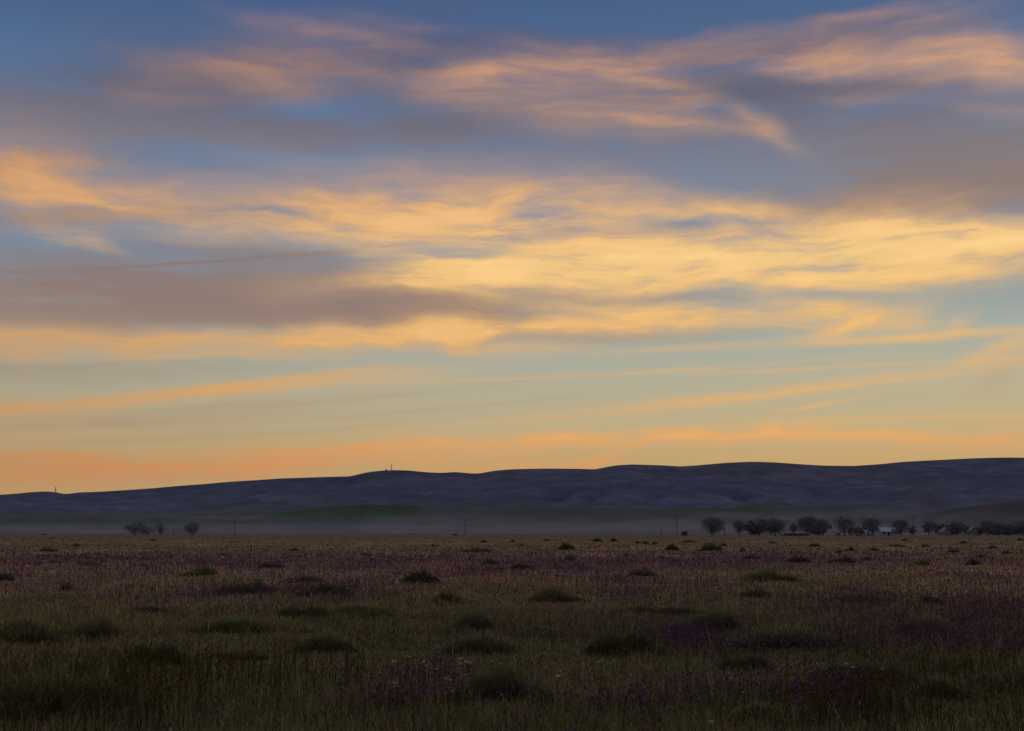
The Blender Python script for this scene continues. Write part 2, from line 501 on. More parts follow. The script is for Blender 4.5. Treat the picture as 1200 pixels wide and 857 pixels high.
# ------------------------------------------------------------------ meadow patches
PURPLE = [(600, 690, 800, 34, .26), (1020, 735, 420, 40, .30), (500, 660, 520, 10, .4), (120, 662, 160, 12, .4), (450, 680, 130, 9, .5), (630, 665, 110, 7, .7), (320, 698, 150, 8, .45), (815, 663, 60, 3.5, .9),
          (740, 700, 90, 14, .6), (1000, 655, 200, 7, .5), (880, 712, 110, 8, .5), (1120, 722, 130, 16, .7), (830, 746, 50, 10, .8), (930, 764, 80, 6, .55), (1110, 756, 110, 9, .6),
          (800, 758, 40, 10, .7), (520, 812, 90, 12, .3), (500, 842, 90, 8, .32), (970, 828, 70, 16, .5), (830, 822, 70, 10, .35), (700, 845, 90, 8, .35), (1180, 770, 60, 8, .5), (200, 730, 40, 5, .4), (380, 700, 80, 6, .4)]
GREEN = [(60, 740, 130, 16, .6), (520, 648, 90, 6, .6), (900, 680, 140, 10, .7), (700, 676, 60, 8, .6), (620, 705, 110, 14, .4), (60, 820, 140, 40, .5), (1080, 750, 90, 20, .4), (1000, 850, 220, 20, .35), (420, 730, 110, 16, .5)]


def to_px(x, y, z=0.0):
    """where a point of the ground would be in the photograph's own pixels (used to keep the flower drifts at their surveyed spots)"""
    zz = z - EYE
    fy = y * CP + zz * SP
    up = -y * SP + zz * CP
    fy = np.where(fy > 0.5, fy, 0.5)
    return 600 + FPX * x / fy, 428.5 - FPX * up / fy


def field(patches, x, y, seed, sc):
    px, py = to_px(x, y)
    wx = (fbm(x / 3.0, y / 6.0, seed, 3) - .5) * 60
    s = 0.0
    for cx, cy, rx, ry, a in patches:
        s = s + a * np.exp(-((px + wx - cx) / rx) ** 2 - ((py + wx * 0.05 - cy) / ry) ** 2)
    n = fbm(x / sc, y / (sc * 1.6), seed + 3, 4)
    n2 = fbm(x / (sc * .25), y / (sc * .4), seed + 7, 3)
    return np.clip(s * (0.1 + 1.1 * n + 2.2 * sstep(.35, .75, n2) * n), 0, 1.3), n


def meadow_color(x, y, d):
    """base colour of the sward at a place: tan, olive, brown and purple drifts"""
    n1 = fbm(x / 9.0, y / 14.0, 21, 4)[:, None]
    n2 = fbm(x / 2.3, y / 3.5, 31, 3)[:, None]
    p, pn = field(PURPLE, x, y, 41, 5.0)
    g, gn = field(GREEN, x, y, 51, 6.0)
    tan = np.array([0.168, 0.120, 0.080]); olive = np.array([0.092, 0.086, 0.040]); brown = np.array([0.124, 0.086, 0.070]); pur = np.array([0.105, 0.056, 0.098])
    c = tan * (1 - sstep(.38, .62, n1)) + brown * sstep(.38, .62, n1)
    c = c * (1 - sstep(.5, .72, n2) * .6) + olive * sstep(.5, .72, n2) * .6
    gg = np.clip(g, 0, 1)[:, None] * .75
    c = c * (1 - gg) + olive * 1.05 * gg
    far = sstep(25, 60, d)[:, None]
    pp = np.clip(p, 0, 1)[:, None] * (.36 + .32 * far)
    c = c * (1 - pp) + pur * pp
    ng = (1 - sstep(14, 40, d))[:, None]
    c = c * (1 - .68 * ng) + np.array([.088, .088, .040]) * .68 * ng
    fh = (.7 * sstep(70, 420, d))[:, None]  # haze put into the colour: greyer with distance
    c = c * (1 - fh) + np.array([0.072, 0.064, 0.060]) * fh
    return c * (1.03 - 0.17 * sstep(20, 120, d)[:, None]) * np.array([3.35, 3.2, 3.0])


# ------------------------------------------------------------------ ground sheet
na = 900
rad = np.concatenate([[0.0], np.geomspace(1.2, 12000, 230)])
ang = np.linspace(-math.pi, math.pi, na, endpoint=False)
# denser to the front
ang = ang - 0.62 * np.sin(ang)
rr, aa = np.meshgrid(rad, ang, indexing='ij')
gx, gy = (rr * np.sin(aa)).ravel(), (rr * np.cos(aa)).ravel()
gd = np.hypot(gx, gy)
gv = np.stack([gx, gy, gz(gx, gy)], 1)
i0 = (np.arange(len(rad) - 1)[:, None] * na + np.arange(na)[None, :])
i1 = (np.arange(len(rad) - 1)[:, None] * na + (np.arange(na)[None, :] + 1) % na)
q = np.stack([i0, i0 + na, i1 + na, i1], -1)[..., ::-1].reshape(-1, 4)
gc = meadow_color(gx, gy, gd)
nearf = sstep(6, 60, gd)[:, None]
gc = gc * (0.35 + 0.4 * nearf)  # nearer soil darkened in its tint, as shade deep in the grass
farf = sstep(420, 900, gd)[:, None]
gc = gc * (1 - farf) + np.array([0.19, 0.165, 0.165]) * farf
m, GN, GL = new_mat('meadow_soil')
o_ = GN.new('ShaderNodeOutputMaterial'); b_ = GN.new('ShaderNodeBsdfDiffuse')
a_ = GN.new('ShaderNodeVertexColor'); a_.layer_name = 'tint'
t_ = GN.new('ShaderNodeTexCoord'); n_ = GN.new('ShaderNodeTexNoise'); n_.inputs['Scale'].default_value = 5.0; n_.inputs['Detail'].default_value = 8
GL.new(t_.outputs['Object'], n_.inputs['Vector'])
r_ = GN.new('ShaderNodeMapRange'); r_.inputs['From Min'].default_value = .3; r_.inputs['From Max'].default_value = .7; r_.inputs['To Min'].default_value = .55; r_.inputs['To Max'].default_value = 1.4
GL.new(n_.outputs['Fac'], r_.inputs['Value'])
x_ = GN.new('ShaderNodeVectorMath'); x_.operation = 'SCALE'
GL.new(a_.outputs['Color'], x_.inputs[0]); GL.new(r_.outputs[0], x_.inputs['Scale'])
GL.new(x_.outputs[0], b_.inputs['Color'])
bp = GN.new('ShaderNodeBump'); bp.inputs['Strength'].default_value = .6; bp.inputs['Distance'].default_value = .05
GL.new(n_.outputs['Fac'], bp.inputs['Height']); GL.new(bp.outputs[0], b_.inputs['Normal'])
GL.new(b_.outputs[0], o_.inputs[0])
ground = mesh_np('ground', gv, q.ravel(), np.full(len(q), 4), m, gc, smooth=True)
tag(ground, kind='structure')

# pale dirt road along the far edge of the plain
mb = MB(); mb.box(-700, 900, 640, 655, -0.5, 0.06)
tag(mb.build('road', simple('dirt_road', (0.20, 0.19, 0.185), 1.0, .15, .05)), kind='structure')

# ------------------------------------------------------------------ hills
RIDGE = [(-700, 588), (-400, 584), (-150, 582), (-40, 581), (0, 580), (20, 578.5), (40, 576.6), (55, 576), (66, 577), (76, 579.3), (82, 578.8), (91, 577.3), (120, 576.2), (150, 574.3), (180, 572.2), (210, 569.5), (240, 567.3), (270, 564.6), (300, 562.8),
         (330, 560.8), (360, 559.8), (390, 558.8), (410, 558.4), (420, 556), (430, 553.6), (445, 551.8), (460, 551), (480, 551.6), (500, 553.6), (517, 554.4), (533, 553.2), (548, 554.6), (560, 555.2), (570, 553.4),
         (582, 551.4), (600, 550), (640, 549.2), (680, 549.6), (698, 550.2), (710, 547.6), (722, 545.4), (740, 544.4), (770, 545.2), (798, 546.7), (815, 545.6), (850, 542.6), (880, 541.2), (905, 541.8),
         (940, 544.3), (965, 545.8), (1000, 546.2), (1030, 544.2), (1060, 541.2), (1100, 539.2), (1140, 537.2), (1180, 536.2), (1200, 536.5), (1260, 538), (1350, 534), (1500, 540), (1900, 545)]
rp = np.array([[ray(x, y)[0] / ray(x, y)[1], ray(x, y)[2] / ray(x, y)[1]] for x, y in RIDGE])
nu, nv_ = 1000, 340
us = np.linspace(rp[0, 0], rp[-1, 0], nu)
vr = np.interp(us, rp[:, 0], rp[:, 1])
k = np.array([1, 2, 3, 2, 1.]); k /= k.sum()
vr = np.convolve(np.pad(vr, 2, mode='edge'), k, 'valid')
y0, y1 = 1900.0, 6000.0
yr = 4700 + 500 * (fbm(us * 6, us * 0, 71, 3) - .5)
ts = np.concatenate([np.linspace(0, 1, 270), np.linspace(1.006, 1.5, 70)])
U, T = np.meshgrid(us, ts, indexing='ij')
YR = yr[:, None]
Y = y0 + (YR - y0) * T
X = U * Y
HR = (EYE + vr[:, None] * YR)
warpx = 90 * (fbm(X / 500, Y / 500, 81, 3) - .5)
sp = fbm((X + 0.35 * Y + warpx) / 330, Y / 2200, 91, 4)
sp2 = 1 - np.abs(2 * fbm((X - 0.2 * Y + 2 * warpx) / 150, Y / 700, 95, 4) - 1)
sp3 = fbm(X / 420, Y / 260, 99, 4)
Tc = np.clip(T, 0, 1)
prof = np.power(Tc, 1.0 + 1.5 * sp) * 0.99 + 0.01 * Tc
Z = HR * prof
bump = np.sin(np.pi * Tc) ** 0.8
Z = Z + bump * (80 * (sp - .5) + 34 * (sp2 - .6) + 52 * (sp3 - .5)) * sstep(0.05, 0.35, Tc)
for tm, tw, am, sd_ in ((.30, .055, 20, 201), (.46, .05, 26, 211), (.62, .05, 30, 221), (.78, .045, 26, 231)):
    tt = tm + .16 * (fbm(U * 5, U * 0, sd_, 3) - .5)
    Z = Z + am * np.exp(-((T - tt) / tw) ** 2) * sstep(.35, .75, fbm(U * 9 + 3 * T, U * 0 + T * 2, sd_ + 4, 3))
# keep every fold below the skyline
lim = (EYE + (vr[:, None] - 0.0012) * Y)
Z = np.where(T < 0.985, np.minimum(Z, lim - 6 * (1 - Tc)), Z)
Z = np.where(T > 1, HR - (T - 1) * 900 - 200 * (T - 1) ** 2, Z)
fade0 = sstep(0.0, 0.06, Tc)
Z = Z * fade0 - 3 * (1 - fade0)
green = np.zeros_like(Z); brown_m = np.zeros_like(Z)
MOUNDS = [(405, 2450, 598.5, 95, 170, .95), (480, 2600, 602, 110, 200, .3), (130, 2300, 607, 170, 170, .5), (20, 2400, 606, 90, 160, .5), (250, 2700, 603, 130, 220, .35), (690, 2500, 603, 170, 200, .55),
          (600, 2900, 597, 130, 200, .1), (800, 2600, 606, 130, 180, .75), (1000, 2600, 602, 120, 180, .15), (1215, 2150, 593, 100, 150, .0), (1130, 2250, 606, 60, 120, .0), (1320, 2200, 585, 120, 180, .0)]
for mx_, my_, mpy, wpx, wy, gr in MOUNDS:
    cx_, cy_, cz_ = atd(mx_, mpy, my_)
    w_ = wpx / FPX * my_
    gsh = np.exp(-((X - cx_ + 0.4 * (Y - cy_) * 0.3) / w_) ** 2 - ((Y - cy_) / wy) ** 2)
    Z = np.maximum(Z, 0) * (1 - gsh * .6) + np.minimum(Z, 0) + (cz_) * gsh
    green = np.maximum(green, gr * sstep(.10, .6, gsh))
    if gr == 0: brown_m = np.maximum(brown_m, sstep(.12, .6, gsh))
hv = np.stack([X, Y, Z], -1).reshape(-1, 3)
slope_n = fbm(X / 120, Y / 300, 131, 4)
big_n = fbm(X / 600, Y / 900, 141, 4)
cA = np.array([0.112, 0.116, 0.162]); cB = np.array([0.074, 0.086, 0.132]); cC = np.array([0.125, 0.105, 0.128]); cL = np.array([0.125, 0.112, 0.115])  # aerial haze put into these bluish tints
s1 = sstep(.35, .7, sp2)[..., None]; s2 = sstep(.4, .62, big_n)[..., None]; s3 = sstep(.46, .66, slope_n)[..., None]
hc = cB * (1 - s1) + cA * s1  # relief shading put into the tint: gullies darker, spurs paler
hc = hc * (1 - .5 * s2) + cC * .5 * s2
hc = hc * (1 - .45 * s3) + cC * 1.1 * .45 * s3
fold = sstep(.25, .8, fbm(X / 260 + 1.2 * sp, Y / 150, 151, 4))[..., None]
hc = hc * (.87 + .28 * fold)  # more fold shading painted on, since sky light gives little
low = (1 - sstep(.12, .5, Tc))[..., None]
fields = fbm(X / 420 + .4 * slope_n, Y / 55, 161, 3)[..., None]
hc = hc * (1 - .75 * low) + (cL * (1 - sstep(.4, .65, fields)) + np.array([.165, .140, .122]) * sstep(.4, .65, fields)) * .75 * low * (0.7 + 0.6 * slope_n[..., None])
gg = np.clip(green * (0.5 + 1.0 * slope_n), 0, 1)[..., None]
hc = hc * (1 - gg) + np.array([0.070, 0.096, 0.056]) * gg
bm = (brown_m * .75)[..., None]
hc = hc * (1 - bm) + np.array([.088, .072, .066]) * bm
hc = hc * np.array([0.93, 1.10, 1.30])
iu = (np.arange(nu - 1)[:, None] * len(ts) + np.arange(len(ts) - 1)[None, :])
q = np.stack([iu, iu + len(ts), iu + len(ts) + 1, iu + 1], -1).reshape(-1, 4)
m, GN, GL = new_mat('hill_grassland')
o_ = GN.new('ShaderNodeOutputMaterial'); b_ = GN.new('ShaderNodeBsdfDiffuse')
a_ = GN.new('ShaderNodeVertexColor'); a_.layer_name = 'tint'
t_ = GN.new('ShaderNodeTexCoord'); n_ = GN.new('ShaderNodeTexNoise'); n_.inputs['Scale'].default_value = .012; n_.inputs['Detail'].default_value = 8
GL.new(t_.outputs['Object'], n_.inputs['Vector'])
r_ = GN.new('ShaderNodeMapRange'); r_.inputs['From Min'].default_value = .3; r_.inputs['From Max'].default_value = .7; r_.inputs['To Min'].default_value = .8; r_.inputs['To Max'].default_value = 1.2
GL.new(n_.outputs['Fac'], r_.inputs['Value'])
x_ = GN.new('ShaderNodeVectorMath'); x_.operation = 'SCALE'
GL.new(a_.outputs['Color'], x_.inputs[0]); GL.new(r_.outputs[0], x_.inputs['Scale'])
GL.new(x_.outputs[0], b_.inputs['Color']); GL.new(b_.outputs[0], o_.inputs[0])
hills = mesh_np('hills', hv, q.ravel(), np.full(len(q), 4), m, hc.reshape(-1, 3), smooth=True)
tag(hills, kind='structure')
ridge_u = us


def hill_top(px):
    x, y, z = ray(px, 550)
    i = int(np.clip(np.searchsorted(us, x / y), 0, nu - 1))
    return float(us[i] * yr[i]), float(yr[i]), float(HR[i, 0])


# ------------------------------------------------------------------ evening mist lying before the hills
mb = MB(); mb.box(-2600, 2600, 1250, 2500, 0.1, 32.0)
m, GN, GL = new_mat('evening_mist')
o_ = GN.new('ShaderNodeOutputMaterial'); v_ = GN.new('ShaderNodeVolumeScatter')
v_.inputs['Color'].default_value = (0.80, 0.82, 0.88, 1); v_.inputs['Density'].default_value = 0.00007
GL.new(v_.outputs[0], o_.inputs['Volume'])
tag(mb.build('mist', m), kind='structure')
# a denser bank of it lies in the middle: a long flat lens
mv, mf = [], []
for i in range(13):
    ph = -math.pi / 2 + math.pi * i / 12
    for j in range(40):
        th = 2 * math.pi * j / 40
        mv.append((-60 + 1250 * math.cos(ph) * math.cos(th), 1650 + 850 * math.cos(ph) * math.sin(th), 2 + 12 * math.sin(ph)))
for i in range(12):
    for j in range(40):
        j2 = (j + 1) % 40
        mf.append([i * 40 + j, i * 40 + j2, (i + 1) * 40 + j2, (i + 1) * 40 + j])
m, GN, GL = new_mat('mist_bank')
o_ = GN.new('ShaderNodeOutputMaterial'); v_ = GN.new('ShaderNodeVolumeScatter')
v_.inputs['Color'].default_value = (0.86, 0.82, 0.80, 1); v_.inputs['Density'].default_value = 0.00008
GL.new(v_.outputs[0], o_.inputs['Volume'])
mb = MB(); mb.add(mv, mf)
tag(mb.build('mist', m), kind='structure')


# ------------------------------------------------------------------ blades: stems and leaves of the sward
def blades(x, y, z, h, w, lean, base_c, tip_c, seg=2):
    """bent tapering blades, five points each"""
    n = len(x)
    th = rng.uniform(0, 2 * math.pi, n)
    lx, ly = np.cos(th) * lean * h, np.sin(th) * lean * h
    fa = rng.uniform(0, math.pi, n)
    wx, wy = np.cos(fa) * w / 2, np.sin(fa) * w / 2
    v = np.zeros((n, 5, 3))
    v[:, 0] = np.stack([x - wx, y - wy, z], 1)
    v[:, 1] = np.stack([x + wx, y + wy, z], 1)
    mx, my, mz = x + lx * .35, y + ly * .35, z + h * .6
    v[:, 2] = np.stack([mx + wx * .8, my + wy * .8, mz], 1)
    v[:, 3] = np.stack([mx - wx * .8, my - wy * .8, mz], 1)
    v[:, 4] = np.stack([x + lx, y + ly, z + h * (1 - .25 * lean)], 1)
    b = np.arange(n)[:, None] * 5
    f = np.concatenate([b + np.array([[0, 1, 2, 3]]), b + np.array([[3, 2, 4]])], 1)
    lt = np.tile([4, 3], n)
    c = np.zeros((n, 5, 3))
    c[:, 0] = base_c; c[:, 1] = base_c
    c[:, 2] = (base_c + tip_c) / 2; c[:, 3] = c[:, 2]
    c[:, 4] = tip_c
    return v.reshape(-1, 3), f.ravel(), lt, c.reshape(-1, 3)


def heads(x, y, z, hw, hh, c):
    """small six-cornered flower heads"""
    n = len(x)
    v = np.zeros((n, 6, 3))
    r = rng.uniform(0, 6.28, n)
    p = np.stack([x, y, z], 1)
    v[:, 0] = p - np.stack([0 * hw, 0 * hw, hh], 1)
    v[:, 5] = p + np.stack([rng.normal(0, .2, n) * hw, rng.normal(0, .2, n) * hw, hh], 1)
    for k in range(4):
        a = r + k * math.pi / 2
        v[:, 1 + k] = p + np.stack([np.cos(a) * hw, np.sin(a) * hw, rng.uniform(-.4, .4, n) * hh], 1)
    b = np.arange(n)[:, None] * 6
    tri = np.array([[0, 2, 1], [0, 3, 2], [0, 4, 3], [0, 1, 4], [5, 1, 2], [5, 2, 3], [5, 3, 4], [5, 4, 1]]).ravel()[None, :]
    f = b + tri
    cc = np.repeat(c[:, None, :], 6, 1) * rng.uniform(.6, 1.25, (n, 6, 1))
    return v.reshape(-1, 3), f.ravel(), np.full(n * 8, 3), cc.reshape(-1, 3)


def join(parts):
    V, F, T_, C, b = [], [], [], [], 0
    for v, f, t, c in parts:
        V.append(v); F.append(f + b); T_.append(t); C.append(c); b += len(v)
    return np.concatenate(V), np.concatenate(F), np.concatenate(T_), np.concatenate(C)


def scatter(n, ya, yb, power=1.0, margin=300):
    n = int(n * 1.28)
    """n places on the ground, thinning with nearness, so that the cover is even to the eye"""
    t = rng.random(n) ** power
    yb = 925 if yb > 870 else yb
    py = ya + (yb - ya) * t
    px = rng.uniform(-margin, 1200 + margin, n)
    d = EYE / np.tan(np.arctan((py - 428.5) / FPX) - PITCH)
    x = (px - 600) / FPX * np.hypot(d, EYE)
    return x, d


def sward(n, ya, yb, power, hmin, hmax, wpx, lean, tall=0.0, dark=1.0):
    x, y = scatter(n, ya, yb, power)
    n = len(x)
    # part of the blades stand in tufts
    k = n // 9
    pick = np.where(rng.random(n) < .62, rng.integers(0, k, n), np.arange(n))
    d0 = np.hypot(x, y)[pick]
    sp_ = np.minimum(.03 + .0018 * d0, .12)
    mv = (pick != np.arange(n))
    x = np.where(mv, x[pick] + rng.normal(0, 1, n) * sp_, x); y = np.where(mv, y[pick] + rng.normal(0, 1, n) * sp_, y)
    tuft_tone = np.exp(rng.normal(0, .22, n))[pick][:, None]
    d = np.hypot(x, y)
    c = meadow_color(x, y, d) * dark * tuft_tone
    hn = fbm(x / 1.9, y / 2.6, 61, 3)
    h = (hmin + (hmax - hmin) * rng.random(n) ** 1.5) * (0.15 + 1.75 * hn)
    tl = rng.random(n) < tall
    h = np.where(tl, h * 1.7, h)
    w = np.maximum(0.004, wpx * d / FPX) * rng.uniform(.7, 1.4, n)
    j = np.exp(rng.normal(-.05, .31, (n, 1))) * (1 + rng.normal(0, .08, (n, 3)))
    tip = c * j
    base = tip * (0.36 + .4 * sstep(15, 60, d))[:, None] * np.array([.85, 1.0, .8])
    return blades(x, y, gz(x, y) - .01, h, w, rng.uniform(.05, lean, n), base, tip)


parts = [sward(170000, 629.0, 668, 1.0, .07, .18, .6, .9),
         sward(190000, 655, 745, 1.1, .06, .18, .62, .9, .03),
         sward(190000, 715, 885, 1.0, .05, .165, .6, 1.1, .03),
         sward(60000, 740, 890, .9, .04, .13, 1.0, 1.3, .0, 1.1),
         sward(6500, 745, 890, .9, .15, .27, .6, .4, .10, 1.3)]
# grass continues a little to the sides and behind the spot where the picture was taken
v, f, t, c = join(parts)
gr = mesh_np('dry_grass', v, f, t, M_leaf, c)
tag(gr, 'dry tan and olive grass covering the whole meadow floor', 'grass', kind='stuff')

# purple drifts of low flowers
x, y = scatter(170000, 640, 885, 1.15)
p, pn = field(PURPLE, x, y, 41, 5.0)
keep = rng.random(len(x)) < p * .62 + .012
x, y = x[keep], y[keep]
x2, y2 = scatter(60000, 725, 885, 1.0)
p2, _ = field(PURPLE, x2, y2, 41, 5.0)
k2 = rng.random(len(x2)) < p2 ** 1.3 * .42
x, y = np.concatenate([x, x2[k2]]), np.concatenate([y, y2[k2]])
n = len(x); d = np.hypot(x, y)
h = rng.uniform(.10, .26, n)
z = gz(x, y)
st_c = np.tile(np.array([.09, .08, .05]), (n, 1)) * rng.uniform(.7, 1.3, (n, 1))
hw = np.maximum(.009, .62 * d / FPX) * rng.uniform(.7, 1.3, n)
pc = np.array([.29, .125, .275]) * rng.uniform(.5, 1.35, (n, 1)) * (1 + rng.normal(0, .13, (n, 3)))
a = blades(x, y, z, h, np.maximum(.003, .45 * d / FPX), np.full(n, .12), st_c * .6, st_c)
b = heads(x, y, z + h, hw, hw * 1.9, np.abs(pc))
v, f, t, c = join([a, b])
tag(mesh_np('purple_wildflowers', v, f, t, M_leaf, c), 'low purple wildflowers growing in drifts through the dry grass', 'flowers', kind='stuff')

# stems with orange curled heads in the foreground
ORANGE = [(70, 812, 130, 12, 1.3), (150, 806, 120, 16, .8), (60, 850, 110, 20, .8), (180, 850, 90, 20, .6), (330, 810, 110, 20, .35), (1080, 845, 150, 22, .55), (1150, 800, 70, 20, .3), (960, 850, 90, 14, .5), (400, 780, 80, 12, .15), (20, 790, 60, 16, .6)]
x, y = scatter(26000, 752, 892, 1.0)
p, _ = field(ORANGE, x, y, 141, 3.0)
keep = rng.random(len(x)) < p * .40 + .012
x, y = x[keep], y[keep]; n = len(x)
h = rng.uniform(.24, .46, n)
z = gz(x, y)
sc_ = np.array([.105, .10, .042]) * rng.uniform(.6, 1.4, (n, 1))
lean = rng.uniform(.02, .22, n)
st = rng.bit_generator.state
a = blades(x, y, z, h, rng.uniform(.006, .011, n), lean, sc_ * .55, sc_)
tipv = a[0].reshape(-1, 5, 3)[:, 4]
hp, hcs = [], []
for k in range(4):
    off = rng.normal(0, .012, (n, 3)); off[:, 2] = -k * .011 + rng.normal(0, .005, n)
    s = rng.uniform(.005, .009, n)
    oc = np.array([.27, .135, .03]) * rng.uniform(.35, 1.2, (n, 1))
    hp.append(heads(tipv[:, 0] + off[:, 0], tipv[:, 1] + off[:, 1], tipv[:, 2] + off[:, 2], s, s * 1.1, oc))
# side leaves up the stems
lf = []
for k in range(3):
    q_ = rng.uniform(.2, .8, n)
    base_p = a[0].reshape(-1, 5, 3)[:, 0] * (1 - q_[:, None]) + tipv * q_[:, None]
    lf.append(blades(base_p[:, 0], base_p[:, 1], base_p[:, 2], rng.uniform(.04, .09, n), np.full(n, .008), rng.uniform(.6, 1.2, n), sc_ * .6, sc_ * .9))
v, f, t, c = join([a] + hp + lf)
tag(mesh_np('orange_wildflowers', v, f, t, M_leaf, c), 'upright green stems with small orange flower heads in the foreground', 'flowers', kind='stuff')

# pale specks: tiny white flowers in the middle distance
WHITE = [(930, 692, 60, 12, 1.0), (770, 688, 60, 6, .8), (830, 700, 60, 7, .6), (1080, 706, 110, 6, .5), (910, 708, 90, 6, .6), (250, 728, 80, 8, .35), (560, 720, 200, 10, .2), (450, 735, 60, 8, .4)]
x, y = scatter(30000, 670, 790, 1.0)
p, _ = field(WHITE, x, y, 171, 3.0)
keep = rng.random(len(x)) < p * .12 + .006
x, y = x[keep], y[keep]; n = len(x); d = np.hypot(x, y)
h = rng.uniform(.15, .26, n); z = gz(x, y)
a = blades(x, y, z, h, np.full(n, .004), np.full(n, .1), np.tile([.04, .04, .03], (n, 1)), np.tile([.05, .05, .03], (n, 1)))
hw = np.maximum(.012, .72 * d / FPX) * rng.uniform(.6, 1.1, n)
b = heads(x, y, z + h, hw, hw * .6, np.array([.36, .31, .31]) * rng.uniform(.4, 1.0, (n, 1)))
v, f, t, c = join([a, b])
tag(mesh_np('white_wildflowers', v, f, t, M_leaf, c), 'tiny white flower specks sprinkled over the middle of the meadow', 'flowers', kind='stuff')


# ------------------------------------------------------------------ shrubs
def shrub_mesh(seed, nb, wl, tint):
    r = np.random.default_rng(seed)
    V, F, T_, C = [], [], [], []
    # several overlapping tufts give an uneven outline
    nt = r.integers(9, 15)
    tx = r.normal(0, .45, nt); ty = r.normal(0, .30, nt); ts_ = r.uniform(.45, 1.0, nt); ts_[0] = 1.0; tx[0] *= .3; ty[0] *= .3
    for k in range(nt):
        n = int(nb * ts_[k] / nt * 1.3)
        th = r.uniform(0, 2 * math.pi, n); rr_ = r.random(n) ** .5
        lean = rr_ * r.uniform(.3, 1.0, n)
        h = ts_[k] * (1.05 - .5 * rr_ ** 1.5) * r.uniform(.35, 1.08, n)
        bx, by = tx[k] + .32 * ts_[k] * rr_ * np.cos(th), ty[k] + .32 * ts_[k] * rr_ * np.sin(th)
        tipx, tipy = bx + lean * h * .55 * np.cos(th), by + lean * h * .55 * np.sin(th)
        tipx = tipx + r.normal(0, .09, n) * h; tipy = tipy + r.normal(0, .09, n) * h
        b0 = h * r.uniform(.2 if nb < 9000 else .35, .8 if nb < 9000 else .9, n)
        f0 = b0 / h
        sx_, sy_ = bx + (tipx - bx) * f0, by + (tipy - by) * f0
        fa = r.uniform(0, math.pi, n); w = r.uniform(.42, 1.0, n) * wl
        wx, wy = np.cos(fa) * w, np.sin(fa) * w
        v = np.zeros((n, 4, 3))
        v[:, 0] = np.stack([sx_, sy_, b0], 1)
        mxx, myy, mz = (sx_ + tipx) / 2, (sy_ + tipy) / 2, b0 + (h - b0) * .55
        v[:, 1] = np.stack([mxx + wx, myy + wy, mz], 1)
        v[:, 2] = np.stack([tipx, tipy, h], 1)
        v[:, 3] = np.stack([mxx - wx, myy - wy, mz], 1)
        cc = np.array(tint) * r.uniform(.55, 1.5, (n, 1)) * (1 + r.normal(0, .1, (n, 3)))
        cl = np.repeat(np.abs(cc)[:, None, :], 4, 1)
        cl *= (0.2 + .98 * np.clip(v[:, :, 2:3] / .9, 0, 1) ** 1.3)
        b = len(V) and sum(len(q_) for q_ in V)
        V.append(v.reshape(-1, 3)); C.append(cl.reshape(-1, 3))
        F.append((np.arange(n)[:, None] * 4 + np.arange(4)[None, :]).ravel() + b); T_.append(np.full(n, 4))
    V = np.concatenate(V)
    V[:, 0] -= V[:, 0].mean()
    ext = np.percentile(np.abs(V[:, 0]), 97)
    V[:, 0] *= .5 / ext; V[:, 1] *= .5 / ext
    V[:, 2] *= 1.0 / np.percentile(V[:, 2], 98)
    env = np.sqrt(np.clip(1 - np.clip(np.abs(V[:, 0]) * 1.9, 0, .97) ** 2, 0, 1))
    rag = fbm(V[:, 0] * 7 + seed, V[:, 1] * 7, seed, 3)
    V[:, 2] *= (.22 + .78 * env) * (.45 + 1.1 * rag)
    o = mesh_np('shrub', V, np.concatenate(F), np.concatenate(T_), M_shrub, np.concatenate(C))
    me = o.data
    bpy.data.objects.remove(o)
    return me


TD_, TO_ = (0.205, 0.215, 0.115), (0.285, 0.262, 0.135)
DK = [shrub_mesh(100 + i, 3000, .022, tuple(q_ * (.75 + .14 * i) for q_ in TD_)) for i in range(5)]
OL = [shrub_mesh(200 + i, 3000, .022, TO_) for i in range(3)]
MID = [shrub_mesh(400 + i, 8000, .010, tuple(q_ * (.75 + .16 * i) for q_ in TD_)) for i in range(4)]
MIO = [shrub_mesh(500 + i, 7000, .010, TO_) for i in range(3)]
BIG = [shrub_mesh(300 + i, 22000, .0050, (0.190, 0.192, 0.095)) for i in range(3)]
SG = 'dark shrubs dotted over the meadow'
